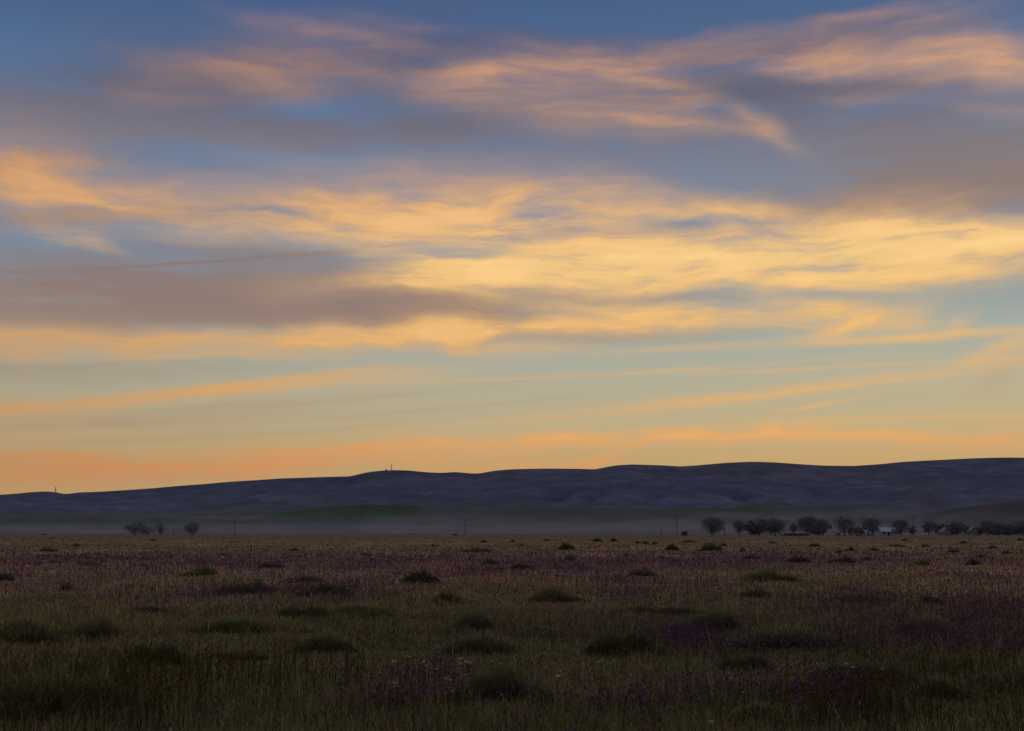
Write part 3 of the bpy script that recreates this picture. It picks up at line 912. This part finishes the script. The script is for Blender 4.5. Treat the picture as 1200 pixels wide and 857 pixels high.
# x, y of the foot, width, height in photo pixels, kind, label
SHRUBS = [
    (495, 684, 42, 15, 'd', 'crisp round dark shrub left of centre, ringed by purple flowers'),
    (523, 709, 32, 13, 'd', 'smallish dark tuft just below the crisp round shrub left of centre'),
    (556, 741, 54, 21, 'd', 'domed dark shrub in the centre with a wider dark shrub right below it'),
    (562, 767, 82, 22, 'd', 'wide dark shrub in the centre, below a domed one and above the largest central shrub'),
    (730, 767, 82, 25, 'd', 'broad dark shrub right of centre, alone between yellow and purple flowers'),
    (584, 842, 124, 42, 'b', 'largest central shrub, dark and bushy, at the bottom of the photo behind purple flowers'),
    (574, 664, 18, 8, 'd', 'small dark shrub left of a flatter one on the purple belt in the middle'),
    (615, 667, 30, 7, 'd', 'flat dark shrub on the purple belt in the middle of the meadow'),
    (664, 645, 18, 9, 'd', 'dark spiky shrub far off, directly above a smaller low one, near the middle'),
    (669, 657, 17, 6, 'd', 'low dark shrub directly below the far spiky one near the middle'),
    (788, 645, 15, 7, 'd', 'far dark shrub straight below the lone utility pole and dark shed'),
    (776, 657, 13, 5, 'd', 'small low shrub below left of the far shrub under the utility pole'),
    (752, 674, 30, 10, 'o', 'pale olive tuft behind the sprinkle of white flowers right of centre'),
    (650, 706, 66, 15, 'o', 'large pale olive mound of grass in the middle of the meadow'),
    (413, 669, 13, 4, 'd', 'tiny flat shrub left of the crisp round one, on purple ground'),
    (381, 699, 68, 13, 'd', 'long dark shrub left of centre, right-hand one of two lying end to end'),
    (292, 693, 66, 12, 'd', 'long low dark shrub, left-hand one of two lying end to end'),
    (355, 681, 50, 8, 'o', 'thin olive tuft above the right-hand long dark shrub'),
    (318, 667, 28, 8, 'd', 'dark clump at the back of the left meadow, above two long shrubs'),
    (238, 676, 42, 10, 'd', 'low dark shrub at left, second clump back from the long pair'),
    (80, 693, 21, 8, 'd', 'small dark tuft by itself on the far left of the purple meadow'),
    (4, 681, 26, 9, 'd', 'dark shrub cut off by the left edge of the photo, in mid meadow'),
    (55, 647, 26, 5, 'o', 'faint flat tuft near the far left edge of the plain'),
    (62, 663, 34, 6, 'o', 'left-hand faint olive tuft of a row of two on the far left meadow'),
    (101, 664, 36, 6, 'o', 'right-hand faint olive tuft of a row of two on the far left meadow'),
    (173, 720, 46, 9, 'd', 'low dark tuft at left, above the wide shrub with white flowers'),
    (92, 721, 36, 8, 'd', 'low dark tuft at far left, in front of the lone small one'),
    (276, 744, 92, 17, 'd', 'wide dark shrub at left with a few white flowers around it'),
    (354, 729, 72, 16, 'd', 'dark shrub touching a green mound, right behind the wide white-flowered shrub'),
    (424, 724, 84, 15, 'o', 'long green mound left of centre beside a dark shrub'),
    (456, 731, 50, 9, 'o', 'small green tuft at the right foot of the long green mound'),
    (379, 765, 64, 21, 'd', 'compact dark shrub left of centre in the lower meadow'),
    (180, 779, 70, 22, 'd', 'dull dark shrub at lower left behind orange flower stems'),
    (285, 772, 66, 11, 'o', 'flat olive tuft between the dull lower left shrub and the compact dark one'),
    (108, 753, 74, 22, 'o', 'tall grassy clump at left, right-hand one of a pair'),
    (38, 755, 80, 22, 'o', 'tall grassy clump at left, by the photo edge, left-hand one of a pair'),
    (40, 838, 150, 40, 'b', 'dark mound added as shade under the orange flowers in the lower left corner'),  # dark foliage added in place of the shade below the flower stems
    (105, 836, 100, 33, 'b', 'dark mound added as shade on the right side of the corner one at lower left'),  # more added foliage for the same shade
    (833, 646, 26, 9, 'd', 'dark shrub directly below the leftmost big tree of the farm row'),
    (870, 647, 11, 4, 'd', 'tiny shrub right of the one below the leftmost farm tree'),
    (880, 657, 22, 6, 'd', 'low dark shrub, leftmost of three in a line at right'),
    (936, 660, 27, 8, 'd', 'round dark shrub, middle one of three in a line at right'),
    (986, 661, 29, 9, 'd', 'thickest dark shrub, rightmost of three in a line at right'),
    (1016, 656, 9, 5, 'd', 'dot-like shrub just right of the line of three'),
    (1082, 664, 25, 8, 'd', 'dark shrub at right standing left of a similar one near the edge'),
    (1140, 663, 17, 7, 'd', 'dark shrub near the right edge, right of a similar wider one'),
    (886, 704, 36, 10, 'd', 'dark tuft just below left of the white flower drift at right'),
    (1092, 708, 25, 10, 'd', 'single dark tuft below the white specks on the far right meadow'),
    (1003, 709, 66, 9, 'o', 'wide flat olive tuft right of the white flower drift'),
    (836, 740, 62, 25, 'd', 'rounded green shrub at right behind a purple drift'),
    (800, 742, 40, 14, 'd', 'smaller shrub joined to the left of the rounded green one'),
    (922, 758, 130, 22, 'd', 'longest low dark shrub at right, spread above purple flowers'),
    (872, 784, 64, 15, 'd', 'flat dark tuft below the longest low shrub at right'),
    (1010, 806, 110, 24, 'd', 'dark flat bush in the lower right with tall pale stems in front'),
    (1120, 787, 66, 15, 'o', 'flat olive tuft near the lower right edge'),
    (1012, 734, 44, 12, 'o', 'low tuft right of centre above the end of the longest shrub'),
    (1083, 746, 66, 20, 'o', 'pale grassy clump at right above a purple drift'),
    (1130, 729, 34, 7, 'd', 'thin dark tuft amid the purple drift near the right edge'),
    (1165, 735, 40, 8, 'd', 'low dark tuft at the right edge amid purple flowers'),
    (640, 742, 70, 10, 'o', 'faint olive strip of tall grass right of the domed central shrub'),
    (770, 722, 110, 9, 'd', 'thin dark strip of brush crossing the meadow right of centre'),
    (985, 693, 40, 7, 'o', 'faint olive tuft to the right within the white flower drift'),
    (905, 682, 70, 13, 'o', 'tall pale grass mound behind the white flower drift'),
    (560, 648, 34, 5, 'o', 'faint green tuft in the far middle of the plain'),
    (1190, 812, 60, 26, 'o', 'grassy clump cut off by the right edge in the lower meadow'),
    (900, 850, 80, 22, 'o', 'grassy green clump at the bottom right beside purple flowers'),
    (470, 838, 70, 24, 'o', 'grey green tuft left of the largest central shrub'),
    (1100, 820, 60, 22, 'd', 'dark tuft in the lower right behind orange stems'),
]
far_lab = 'tiny dark shrub among the specks along the far edge of the meadow'
TINY = [(700, 635, 11, 4), (719, 635, 10, 4), (748, 637, 6, 3), (757, 638, 8, 3.5), (767, 638, 7, 3), (955, 641, 13, 4), (983, 649, 10, 4), (996, 646, 9, 5), (1024, 646, 12, 3.5), (1050, 641, 22, 2.5), (1117, 648, 12, 5),
        (1163, 643, 12, 3), (1196, 634, 9, 3), (1130, 637, 10, 2.5), (1085, 641, 9, 3), (567, 636, 7, 3), (601, 636, 7, 3), (610, 640, 8, 2.5), (1060, 634, 9, 2), (905, 637, 10, 2.5), (640, 634, 8, 2), (808, 636, 24, 2.5),
        (180, 634, 8, 2), (345, 646, 12, 3), (262, 652, 12, 3), (430, 651, 14, 3), (170, 656, 16, 3.5), (335, 654, 10, 3), (1150, 655, 14, 4), (1180, 651, 12, 3.5), (848, 640, 8, 3), (735, 652, 14, 3), (510, 641, 10, 2.5), (90, 640, 10, 2.5)]


def place_shrub(i, px, py, w, h, kind, label, group):
    x, y = at(px, py)
    d = math.hypot(x, y)
    pool = {'d': MID if py > 712 else DK, 'o': MIO if py > 700 else OL, 'b': BIG}[kind]
    o = bpy.data.objects.new('shrub', pool[i % len(pool)])
    z = float(gz(np.array([x]), np.array([y]))[0])
    o.location = (x, y, z - .02)
    ww, hh = w * d / FPX, h * d / FPX
    o.rotation_euler = (0, 0, random.uniform(-.35, .35) + (math.pi if i % 2 else 0))
    o.scale = (ww * 1.06, min(ww, max(.6 * ww, hh * 1.6)), hh * 1.0)
    col.objects.link(o)
    tag(o, label, 'shrub', group)


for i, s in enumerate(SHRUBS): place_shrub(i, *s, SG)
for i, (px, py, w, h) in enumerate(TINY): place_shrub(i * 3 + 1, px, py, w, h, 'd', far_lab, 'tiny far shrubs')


# ------------------------------------------------------------------ single pale flowers in the foreground
def flower_proto(name, petal_c, hr, label, cat, group, tall):
    root = empty(name, (0, 0, 0))
    tag(root, label, cat, group)
    s = MB(); s.tube([(0, 0, 0), (.006, 0, tall * .5), (.002, .004, tall)], [.0035, .003, .0022], 5)
    s.build('stem', simple(name + '_stem', (.07, .07, .035), .9), root)
    p = MB()
    for k in range(7):
        a = 2 * math.pi * k / 7 + random.uniform(-.1, .1)
        e = .95 + random.uniform(-.25, .25)
        c_, s_ = math.cos(a), math.sin(a)
        tip = (c_ * hr, s_ * hr, tall + hr * e)
        mid = (c_ * hr * .6, s_ * hr * .6, tall + hr * .6)
        wx, wy = -s_ * hr * .34, c_ * hr * .34
        p.add([(.002, .004, tall), (mid[0] + wx, mid[1] + wy, mid[2]), tip, (mid[0] - wx, mid[1] - wy, mid[2])], [[0, 1, 2, 3]])
    p.build('petals', simple(name + '_petal', petal_c, .7, .2, 30), root)
    ce = MB()
    ce.tube([(.002, .004, tall), (.002, .004, tall + hr * .35), (.002, .004, tall + hr * .5)], [hr * .28, hr * .3, hr * .12], 7)
    ce.build('flower_centre', simple(name + '_centre', (.25, .17, .04), .8), root)
    return root


def copy_tree(o, parent=None):
    c_ = o.copy(); col.objects.link(c_)
    if parent: c_.parent = parent
    for ch in list(o.children): copy_tree(ch, c_)
    return c_


yel = flower_proto('yellow_flower', (.50, .42, .14), .022, 'pale yellow blossom standing in the sprinkle of yellow flowers near the bottom centre', 'flower', 'yellow flowers', .24)
whi = flower_proto('white_flower', (.36, .33, .35), .021, 'small white blossom standing alone above the grass in the near right meadow', 'flower', 'white flowers', .22)
YS = [(509, 772), (545, 775), (500, 782), (497, 793), (517, 789), (541, 786), (543, 783), (553, 784), (562, 783), (573, 784), (586, 783), (590, 786), (600, 784), (583, 788), (521, 803), (525, 808), (531, 806), (538, 805),
      (570, 799), (474, 812), (645, 790), (653, 800), (710, 782), (716, 780), (718, 785), (673, 782), (476, 778), (481, 786), (466, 783), (603, 782), (650, 797), (533, 797), (441, 775), (508, 790)]
WS = [(734, 794), (850, 794), (853, 791), (925, 783), (957, 783), (991, 783), (993, 785), (1036, 789), (1011, 777), (823, 820), (833, 821), (876, 813), (840, 852), (1158, 813), (1134, 813), (1189, 804), (1173, 790), (1010, 778), (971, 758), (906, 746),
      (538, 826), (931, 740), (962, 742), (1155, 729), (890, 770), (1045, 812)]
for lst, proto in ((YS, yel), (WS, whi)):
    for i, (px, py) in enumerate(lst):
        o = proto if i == 0 else copy_tree(proto)
        # the blossom, not the foot, is at the surveyed spot
        x, y = at(px, py, .24 if proto is yel else .22)
        k = random.uniform(.75, 1.15) * (1.15 if proto is yel else 1.0)
        o.location = (x, y, float(gz(np.array([x]), np.array([y]))[0]))
        o.rotation_euler = (random.uniform(-.3, .3), random.uniform(-.3, .3), random.uniform(0, 6))
        o.scale = (k, k, random.uniform(.9, 1.15))


# ------------------------------------------------------------------ trees of the farm and the plain
TD = 555.0


def tree(px, top, w, label, group, d=TD, stems=1, dens=1.0, tint=(0.036, 0.040, 0.042), base=627.6, squat=0.0, seed=0):
    r = random.Random(int(px * 7 + seed)); rn = np.random.default_rng(int(px * 13 + seed))
    x, y, _ = atd(px, HOR, d)
    H = (base - top) / FPX * d * 1.02
    Wd = w / FPX * d * 1.14
    root = empty('tree', (x, y, 0))
    tag(root, label, 'tree', group)
    tb = MB()
    ends = []
    for s in range(stems):
        bx = (s - (stems - 1) / 2) * .9 + r.uniform(-.2, .2)
        lean = r.uniform(-.25, .25) + (s - (stems - 1) / 2) * .5
        zf = H * r.uniform(.18, .25)
        top_ = (bx + lean, r.uniform(-.3, .3), zf)
        rad0 = H * .032 / (stems ** .4)
        tb.tube([(bx, 0, -.2), (bx + lean * .35, 0, zf * .5), top_], [rad0 * 1.35, rad0, rad0 * .8], 7)
        for k in range(6):
            a = 2 * math.pi * (k + r.random() * .7) / 6
            ex = top_[0] + math.cos(a) * Wd * r.uniform(.2, .36); ey = top_[1] + math.sin(a) * Wd * r.uniform(.2, .36)
            ez = H * r.uniform(.55, .88)
            mid = ((top_[0] * 1.2 + ex * .8) / 2, (top_[1] * 1.2 + ey * .8) / 2, (top_[2] + ez) / 2 - .2)
            tb.tube([top_, mid, (ex, ey, ez)], [rad0 * .6, rad0 * .38, rad0 * .12], 5)
            ends += [(ex, ey, ez), mid]
            for q_ in range(2):
                fx = mid[0] + r.uniform(-.22, .22) * Wd; fy = mid[1] + r.uniform(-.22, .22) * Wd; fz = mid[2] + r.uniform(.1, .28) * H
                tb.tube([mid, (fx, fy, fz)], [rad0 * .25, rad0 * .08], 4)
                ends.append((fx, fy, fz))
    tb.build('trunk', M_bark, root, True)
    # crown: leaf clumps round limb ends, kept inside an uneven dome
    pts, cols = [], []
    ncl = int(46 * dens)
    cl = []
    for k in range(ncl):
        a = rn.uniform(0, 2 * math.pi); u = rn.uniform(-1, 1)
        rr_ = (max(0, 1 - abs(u) ** 2.6)) ** .5 * rn.uniform(.45, 1.08)
        cl.append((math.cos(a) * rr_ * Wd * .46, math.sin(a) * rr_ * Wd * .46, H * (.555 + .40 * u * rn.uniform(.75, 1)) - squat * H * .08 * abs(rr_)))
    cl += [e for e in ends if rn.random() < .8]
    V = []; C = []
    for cx_, cy_, cz_ in cl:
        n = int(70 * dens ** .5)
        s = Wd * rn.uniform(.035, .12)
        p_ = rn.normal(0, 1, (n, 3)) * s * np.array([1, 1, .75]) + np.array([cx_, cy_, cz_])
        p_[:, 2] = np.clip(p_[:, 2], H * .09, H * 1.02)
        a1 = rn.normal(0, 1, (n, 3)); a1 /= np.linalg.norm(a1, axis=1)[:, None]
        a2 = np.cross(a1, rn.normal(0, 1, (n, 3))); a2 /= np.linalg.norm(a2, axis=1)[:, None]
        L_ = rn.uniform(.12, .26, (n, 1))
        V.append(np.stack([p_ - a1 * L_, p_ + a2 * L_ * .55, p_ + a1 * L_, p_ - a2 * L_ * .55], 1).reshape(-1, 3))
        c_ = np.array(tint) * rn.uniform(.6, 1.35) * rn.uniform(.75, 1.25, (n, 1))
        C.append(np.repeat(c_, 4, 0))
    V = np.concatenate(V); C = np.concatenate(C)
    nq = len(V) // 4
    mesh_np('crown', V, np.arange(nq * 4), np.full(nq, 4), M_crown, C, root)
    return root


LG = 'trees standing alone on the left plain'
HZ = (0.32, 0.35, 0.42)  # leaf tint paled and blued to paint in distance haze
tree(158, 610.5, 22, 'two-stemmed dark tree, leftmost and tallest of the left clump', LG, stems=2, tint=HZ, dens=.9)
tree(172, 616, 17, 'low flat tree in the middle of the left clump', LG, tint=HZ, dens=.7, squat=.5)
tree(188, 611.5, 14, 'slim leaning tree at the right end of the left clump', LG, tint=HZ, dens=.6)
tree(225, 611.5, 18, 'lone rounded tree right of the left clump', LG, tint=HZ, dens=.95, stems=2)
FG = 'trees around the farm'
T1 = (0.195, 0.22, 0.255); T2 = (0.195, 0.212, 0.28)  # distance haze put into these leaf tints as well
tree(835, 606.5, 23, 'big bushy tree at the left end of the farm row, set apart from the rest', FG, tint=(.21, .245, .245), dens=1.3, stems=2)
tree(866, 609, 18, 'open crowned tree with a visible trunk, second from the left in the farm row', FG, tint=T2, dens=.8)
tree(879, 610, 12, 'narrow tree squeezed right of the open crowned one', FG, tint=T2, dens=.7)
tree(890, 608, 18, 'dense greenish tree left half of the wide dark thicket', FG, tint=T1, dens=1.1)
tree(907, 608, 26, 'wide dark tree with pale truck parked in front, right half of the thicket', FG, tint=T2, dens=1.4, stems=3)
tree(930, 613, 10, 'thin sparse sapling standing in the gap above a dark hedge', FG, tint=T2, dens=.35)
tree(948, 604.5, 24, 'tallest dark tree of the farm row, standing left of a touching smaller one', FG, tint=T2, dens=1.4, stems=2)
tree(965, 608.5, 18, 'round tree touching the right side of the tallest tree', FG, tint=T1, dens=1.1)
tree(989, 605.5, 23, 'rounded tree with a clear trunk left of the dark roofed house', FG, tint=(.21, .215, .25), dens=1.1)
tree(1022, 606.5, 22, 'rounded tree standing in front of the pale blue roof', FG, tint=(.20, .212, .26), dens=1.2, d=545)
tree(1054, 608.5, 19, 'dark compact tree at the right end of the pale blue building', FG, tint=T1, dens=1.2)
tree(1069, 616, 9, 'small low tree right of the pale blue building beside a utility pole', FG, tint=T2, dens=.5)
tree(1088, 610, 15, 'loose crowned tree left of the first white gabled house', FG, tint=T2, dens=.8)
tree(1101, 613, 14, 'lower tree half hiding the left of the first white gabled house', FG, tint=T2, dens=.8, d=565)
tree(1122, 611.5, 21, 'broad dark tree between the two white gabled buildings', FG, tint=T2, dens=1.2, stems=2)
tree(1134, 617, 9, 'spindly tree left beside the second white gabled building', FG, tint=T2, dens=.35, d=565)
tree(1157, 610.5, 20, 'dark tree right of the second white gabled building', FG, tint=T1, dens=1.1)
tree(1171, 613, 16, 'dark tree left one of a tight pair near the right edge', FG, tint=T2, dens=1.0)
tree(1183, 614, 16, 'dark tree right one of a tight pair near the right edge', FG, tint=T2, dens=1.0)
tree(1199, 609.5, 18, 'dark tree cut off by the right edge of the photo', FG, tint=T2, dens=1.1)


BG = 'low scrub under the farm trees'
for px, tp, w, lab in ((886, 618, 15, 'low scrub under the dense greenish tree in the thicket'), (958, 618, 16, 'low scrub at the foot of the two touching tall farm trees'), (1146, 619, 14, 'low scrub just right of the second white gabled building'),
                       (1165, 618, 17, 'low scrub left of the tight pair of trees near the right edge'), (1178, 619, 15, 'low scrub beneath the tight pair of trees near the right edge'), (1191, 618, 15, 'low scrub right of the tight pair, by the right edge'), (1113, 620, 12, 'low scrub in front of the broad tree between the white gabled buildings')):
    o = tree(px, tp, w, lab, BG, tint=T2, dens=.7, d=572, stems=3)
    o.name = 'bush'; o['category'] = 'bush'


# ------------------------------------------------------------------ farm buildings
def gable_house(name, px, d, wid, dep, wall_h, roof_h, rz, mwall, mroof, label, cat, doors=1, wins=2, chim=False, along=True):
    x, y, _ = atd(px, HOR, d)
    root = empty(name, (x, y, 0), rz)
    tag(root, label, cat)
    w2, d2 = wid / 2, dep / 2
    wl = MB(); wl.prismx([(-d2, -.1), (d2, -.1), (d2, wall_h), (0, wall_h + roof_h - .06), (-d2, wall_h)], -w2, w2)
    wl.build('wall', mwall, root)
    rf = MB(); o_ = .35; th = .12
    sl = roof_h / d2
    rf.prismx([(-d2 - o_, wall_h - sl * o_ + .02), (0, wall_h + roof_h + .02), (d2 + o_, wall_h - sl * o_ + .02), (d2 + o_, wall_h - sl * o_ + th + .02), (0, wall_h + roof_h + th + .02), (-d2 - o_, wall_h - sl * o_ + th + .02)], -w2 - o_, w2 + o_)
    r_ = rf.build('roof', mroof, root)
    if chim:
        c_ = MB(); c_.box(w2 * .4, w2 * .4 + .6, .3, .9, wall_h + roof_h * .5, wall_h + roof_h + .7)
        c_.build('chimney', M_door, r_)
    for k in range(doors):
        dx = -w2 * .1 + k * 2.2
        dm = MB(); dm.box(dx - .5, dx + .5, -d2 - .04, -d2 + .02, .05, 2.1)
        dr = dm.build('door', M_door, root)
        hm = MB(); hm.box(dx + .34, dx + .4, -d2 - .09, -d2 - .04, 1.0, 1.12); hm.build('handle', M_steel, dr)
    for k in range(wins):
        wx = -w2 * .68 + (w2 * 1.36) * (k / max(1, wins - 1))
        fm = MB()
        for b_ in ((wx - .6, wx - .5, 1.0, 2.1), (wx + .5, wx + .6, 1.0, 2.1), (wx - .5, wx + .5, 1.0, 1.1), (wx - .5, wx + .5, 2.0, 2.1)):
            fm.box(b_[0], b_[1], -d2 - .05, -d2 + .01, b_[2], b_[3])
        fr = fm.build('window', M_white, root)
        pm = MB(); pm.box(wx - .5, wx + .5, -d2 - .02, -d2 + .01, 1.1, 2.0); pm.build('pane', M_glass, fr)
    return root


gable_house('farmhouse', 1003, 552, 5.2, 6, 1.9, 1.7, .05, M_white, M_darkroof, 'small dark roofed house with pale walls left of the pale blue building', 'house', 1, 2, True)
gable_house('barn', 1016, 566, 6.6, 7, 1.0, 1.5, -.05, M_blue, M_blue, 'low pale blue metal roofed shed peeking out left of the rounded tree', 'barn', 1, 2)
gable_house('barn', 1039, 569, 8.2, 8, 2.0, 1.9, .03, M_blue, M_blue, 'taller pale blue metal building right of the rounded tree', 'barn', 1, 2)
gable_house('house', 1108, 558, 3.6, 5, 1.9, 1.9, math.pi / 2 + .1, M_white, M_white, 'first white gabled house, half behind a tree, right of the farm', 'house', 1, 2)
gable_house('house', 1140, 560, 3.4, 4.5, 2.1, 1.9, math.pi / 2 - .1, M_white, M_white, 'second white gabled building, narrow, right of the broad dark tree', 'house', 1, 2)
# boxy shed by the pole
x, y, _ = atd(802, HOR, 550)
root = empty('shed', (x, y, 0), .2)
tag(root, 'small boxy dark blue shed standing alone beside a utility pole', 'shed')
mb = MB(); mb.box(-1.15, 1.15, -1, 1, -.05, 1.7); mb.build('wall', M_shed, root)
mb = MB(); mb.prismx([(-1.2, 1.72), (1.2, 1.72), (1.2, 1.82), (-1.2, 2.02)], -1.35, 1.35); mb.build('roof', M_shed, root)
mb = MB(); mb.box(-.4, .4, -1.05, -1.005, .05, 1.55); mb.build('door', M_door, root)


# ------------------------------------------------------------------ vehicles far off
def wheel(root, x, y, r):
    wm = MB(); wm.tube([(x, y - .1, r), (x, y + .1, r)], [r, r], 14)
    w_ = wm.build('wheel', M_tyre, root)
    rm = MB(); rm.tube([(x, y - .115, r), (x, y + .115, r)], [r * .55, r * .55], 10); rm.build('rim', M_steel, w_)


def car(px, d, rz, label, truck=False, paint=None, s=1.0, zoff=0):
    x, y, _ = atd(px, HOR, d)
    root = empty('pickup_truck' if truck else 'parked_car', (x, y, 0), rz)
    root.scale = (s, s, s)
    tag(root, label, 'pickup truck' if truck else 'car')
    b = MB()
    if truck:
        b.prism([(-2.6, .45), (2.6, .45), (2.62, .95), (1.2, 1.05), (.6, 1.75), (-.55, 1.78), (-.7, 1.1), (-2.6, 1.1)], -.88, .88)
    else:
        b.prism([(-2.1, .4), (2.1, .4), (2.15, .8), (1.2, .95), (.5, 1.42), (-1.1, 1.45), (-1.85, .98), (-2.12, .85)], -.85, .85)
    b.build('body', paint or M_carpaint, root, bevel=.05)
    g = MB()
    if truck: g.prism([(1.0, 1.14), (.58, 1.66), (-.48, 1.68), (-.56, 1.14)], -.892, .892)
    else: g.prism([(1.0, .98), (.48, 1.34), (-1.02, 1.37), (-1.5, .98)], -.862, .862)
    g.build('side_window', M_glass, root)
    for wx in ((-1.65, 1.65) if truck else (-1.3, 1.3)):
        for wy in (-.82, .82): wheel(root, wx, wy, .36)
    for wy in (-.6, .6):
        h = MB(); h.box(2.57 if truck else 2.1, 2.66 if truck else 2.2, wy - .15, wy + .15, .68, .82); h.build('headlight', M_glass, root)


car(912, 540, .1, 'pale bluish pickup truck parked before the wide dark tree', True, M_truckpaint)
car(982, 540, 1.2, 'small dark car parked under the rounded tree left of the farmhouse')
car(1006, 541, 1.4, 'small dark car parked in front of the dark roofed house', s=.9)
car(533, 562, .3, 'lone dark car on the far edge of the plain left of the middle pole', s=.6)
car(52, 640, 0, 'lone dark car far left near the foot of the hills', s=.6)

# ------------------------------------------------------------------ hedge and fence line
hb = []
rn = np.random.default_rng(5)
x0, y0_, _ = atd(919, HOR, 545); x1, _, _ = atd(946, HOR, 545)
n = 2600
p_ = np.stack([rn.uniform(x0, x1, n), rn.normal(545, .5, n), rn.random(n) ** .8 * 1.0 * (0.7 + .4 * np.sin(rn.uniform(0, 40, n)))], 1)
a1 = rn.normal(0, 1, (n, 3)) * .16; a2 = rn.normal(0, 1, (n, 3)) * .1
V = np.stack([p_ - a1, p_ + a2, p_ + a1, p_ - a2], 1).reshape(-1, 3)
V[:, 2] = np.maximum(V[:, 2], 0)
hc_ = np.repeat(np.array([.11, .115, .15]) * rn.uniform(.6, 1.4, (n, 1)), 4, 0)
V0 = np.array([(x0 + x1) / 2, 545, 0])
he = mesh_np('hedge', V - V0, np.arange(n * 4), np.full(n, 4), M_crown, hc_)
he.location = V0
tag(he, 'low dark hedge in the gap left of the tallest farm tree', 'hedge')

fe = empty('fence', (0, 575, 0)); tag(fe, 'long low wire fence on wooden posts along the far edge of the plain', 'fence')
fx0, fx1 = -290.0, 120.0
post = MB(); post.box(-.07, .07, -.07, .07, -.3, 1.25)
po = post.build('post', M_wood, fe); po.location = (fx0, 0, 0)
for i in range(1, 92):
    q_ = po.copy(); col.objects.link(q_); q_.location = (fx0 + (fx1 - fx0) * i / 91, random.uniform(-.1, .1), random.uniform(-.08, .05)); q_.rotation_euler = (random.uniform(-.05, .05), random.uniform(-.05, .05), 0)
for zz in (.4, .75, 1.1):
    wv = MB(); wv.tube([(fx0, .08, zz), (fx1, .08, zz)], [.02, .02], 4); wv.build('wire', M_steel, fe)

# ------------------------------------------------------------------ utility poles
PG = 'utility poles across the plain'


def pole(px, top, label, d=560, base=627.5, arm=True):
    x, y, _ = atd(px, HOR, d)
    h = (base - top) / FPX * d
    root = empty('utility_pole', (x, y, 0), random.uniform(-.3, .3)); tag(root, label, 'utility pole', PG)
    p_ = MB(); p_.tube([(0, 0, -.5), (0, 0, h * .5), (0, 0, h)], [.20, .17, .13], 8); p_.build('pole', M_wood, root)
    if arm:
        a_ = MB(); a_.box(-1.1, 1.1, -.22, -.13, h - .75, h - .62); ar = a_.build('crossarm', M_wood, root)
        for k in (-1.0, -.45, .45, 1.0):
            i_ = MB(); i_.tube([(k, -.175, h - .62), (k, -.175, h - .5), (k, -.175, h - .42)], [.05, .06, .03], 6); i_.build('insulator', M_glass, ar)
    return root


pole(793, 606, 'tall utility pole standing next to the small dark shed')
pole(775, 616, 'shorter thin pole left of the tall one by the shed', arm=False)
pole(545, 606.5, 'utility pole in the middle of the plain right of the lone car')
pole(275, 606, 'utility pole right of the lone rounded tree on the left plain')
pole(203, 616, 'short pole between the left tree clump and the lone rounded tree', d=640, base=626.9, arm=False)
pole(1071, 605, 'utility pole right of the pale blue farm building')
pole(1110, 608, 'utility pole rising behind the first white gabled house', d=580)
pole(849, 610, 'thin pole right beside the leftmost big farm tree', arm=False)


# ------------------------------------------------------------------ radio masts on the ridge
def mast(px, top_py, label, hut):
    x, y, z = hill_top(px)
    zt = atd(px, top_py, y)[2]
    h = zt - z + 3
    root = empty('radio_mast', (x, y, z - 3)); tag(root, label, 'radio mast', 'radio masts on the ridge')
    b0, b1 = 2.1, .7
    lat = MB()
    cor = [(-1, -1), (1, -1), (1, 1), (-1, 1)]
    for cx_, cy_ in cor:
        lat.tube([(cx_ * b0, cy_ * b0, 0), (cx_ * b1, cy_ * b1, h * .82)], [.42, .32], 5)
    nb = 9
    for k in range(nb):
        f0, f1 = k / nb, (k + 1) / nb
        r0, r1 = b0 + (b1 - b0) * f0, b0 + (b1 - b0) * f1
        for j in range(4):
            p, q_ = cor[j], cor[(j + 1) % 4]
            lat.tube([(p[0] * r0, p[1] * r0, h * .82 * f0), (q_[0] * r1, q_[1] * r1, h * .82 * f1)], [.18, .18], 4)
            lat.tube([(p[0] * r1, p[1] * r1, h * .82 * f1), (q_[0] * r1, q_[1] * r1, h * .82 * f1)], [.16, .16], 4)
    lat.build('tower_frame', M_steel, root)
    an = MB(); an.tube([(0, 0, h * .8), (0, 0, h)], [.5, .3], 6); an.build('antenna', M_steel, root)
    di = MB(); di.tube([(0, -1.2, h * .6), (0, -1.7, h * .6)], [1.0, 1.3], 12); di.build('dish', M_steel, root)
    if hut:
        h_ = empty('equipment_hut', (x - 22, y, float(hill_top(px - 6)[2]) - 1))
        tag(h_, 'tiny hut on the ridge left beside the middle radio mast', 'hut')
        m_ = MB(); m_.box(-3.2, 3.2, -2.5, 2.5, 0, 3.6); m_.build('wall', M_door, h_)
        m_ = MB(); m_.prism([(-3.6, 3.62), (3.6, 3.62), (0, 5.2)], -2.8, 2.8); m_.build('roof', M_darkroof, h_)


mast(66.5, 569.5, 'thin radio mast on the low left end of the ridge', False)
mast(457.5, 542.2, 'thin radio mast on the rounded summit left of centre', True)

# ------------------------------------------------------------------ render settings
scene.view_settings.view_transform = 'Standard'
scene.view_settings.look = 'None'
scene.view_settings.exposure = 0
scene.render.engine = 'CYCLES'
scene.cycles.use_denoising = True
scene.cycles.max_bounces = 5
scene.cycles.diffuse_bounces = 2
scene.cycles.volume_bounces = 1
scene.cycles.transparent_max_bounces = 4
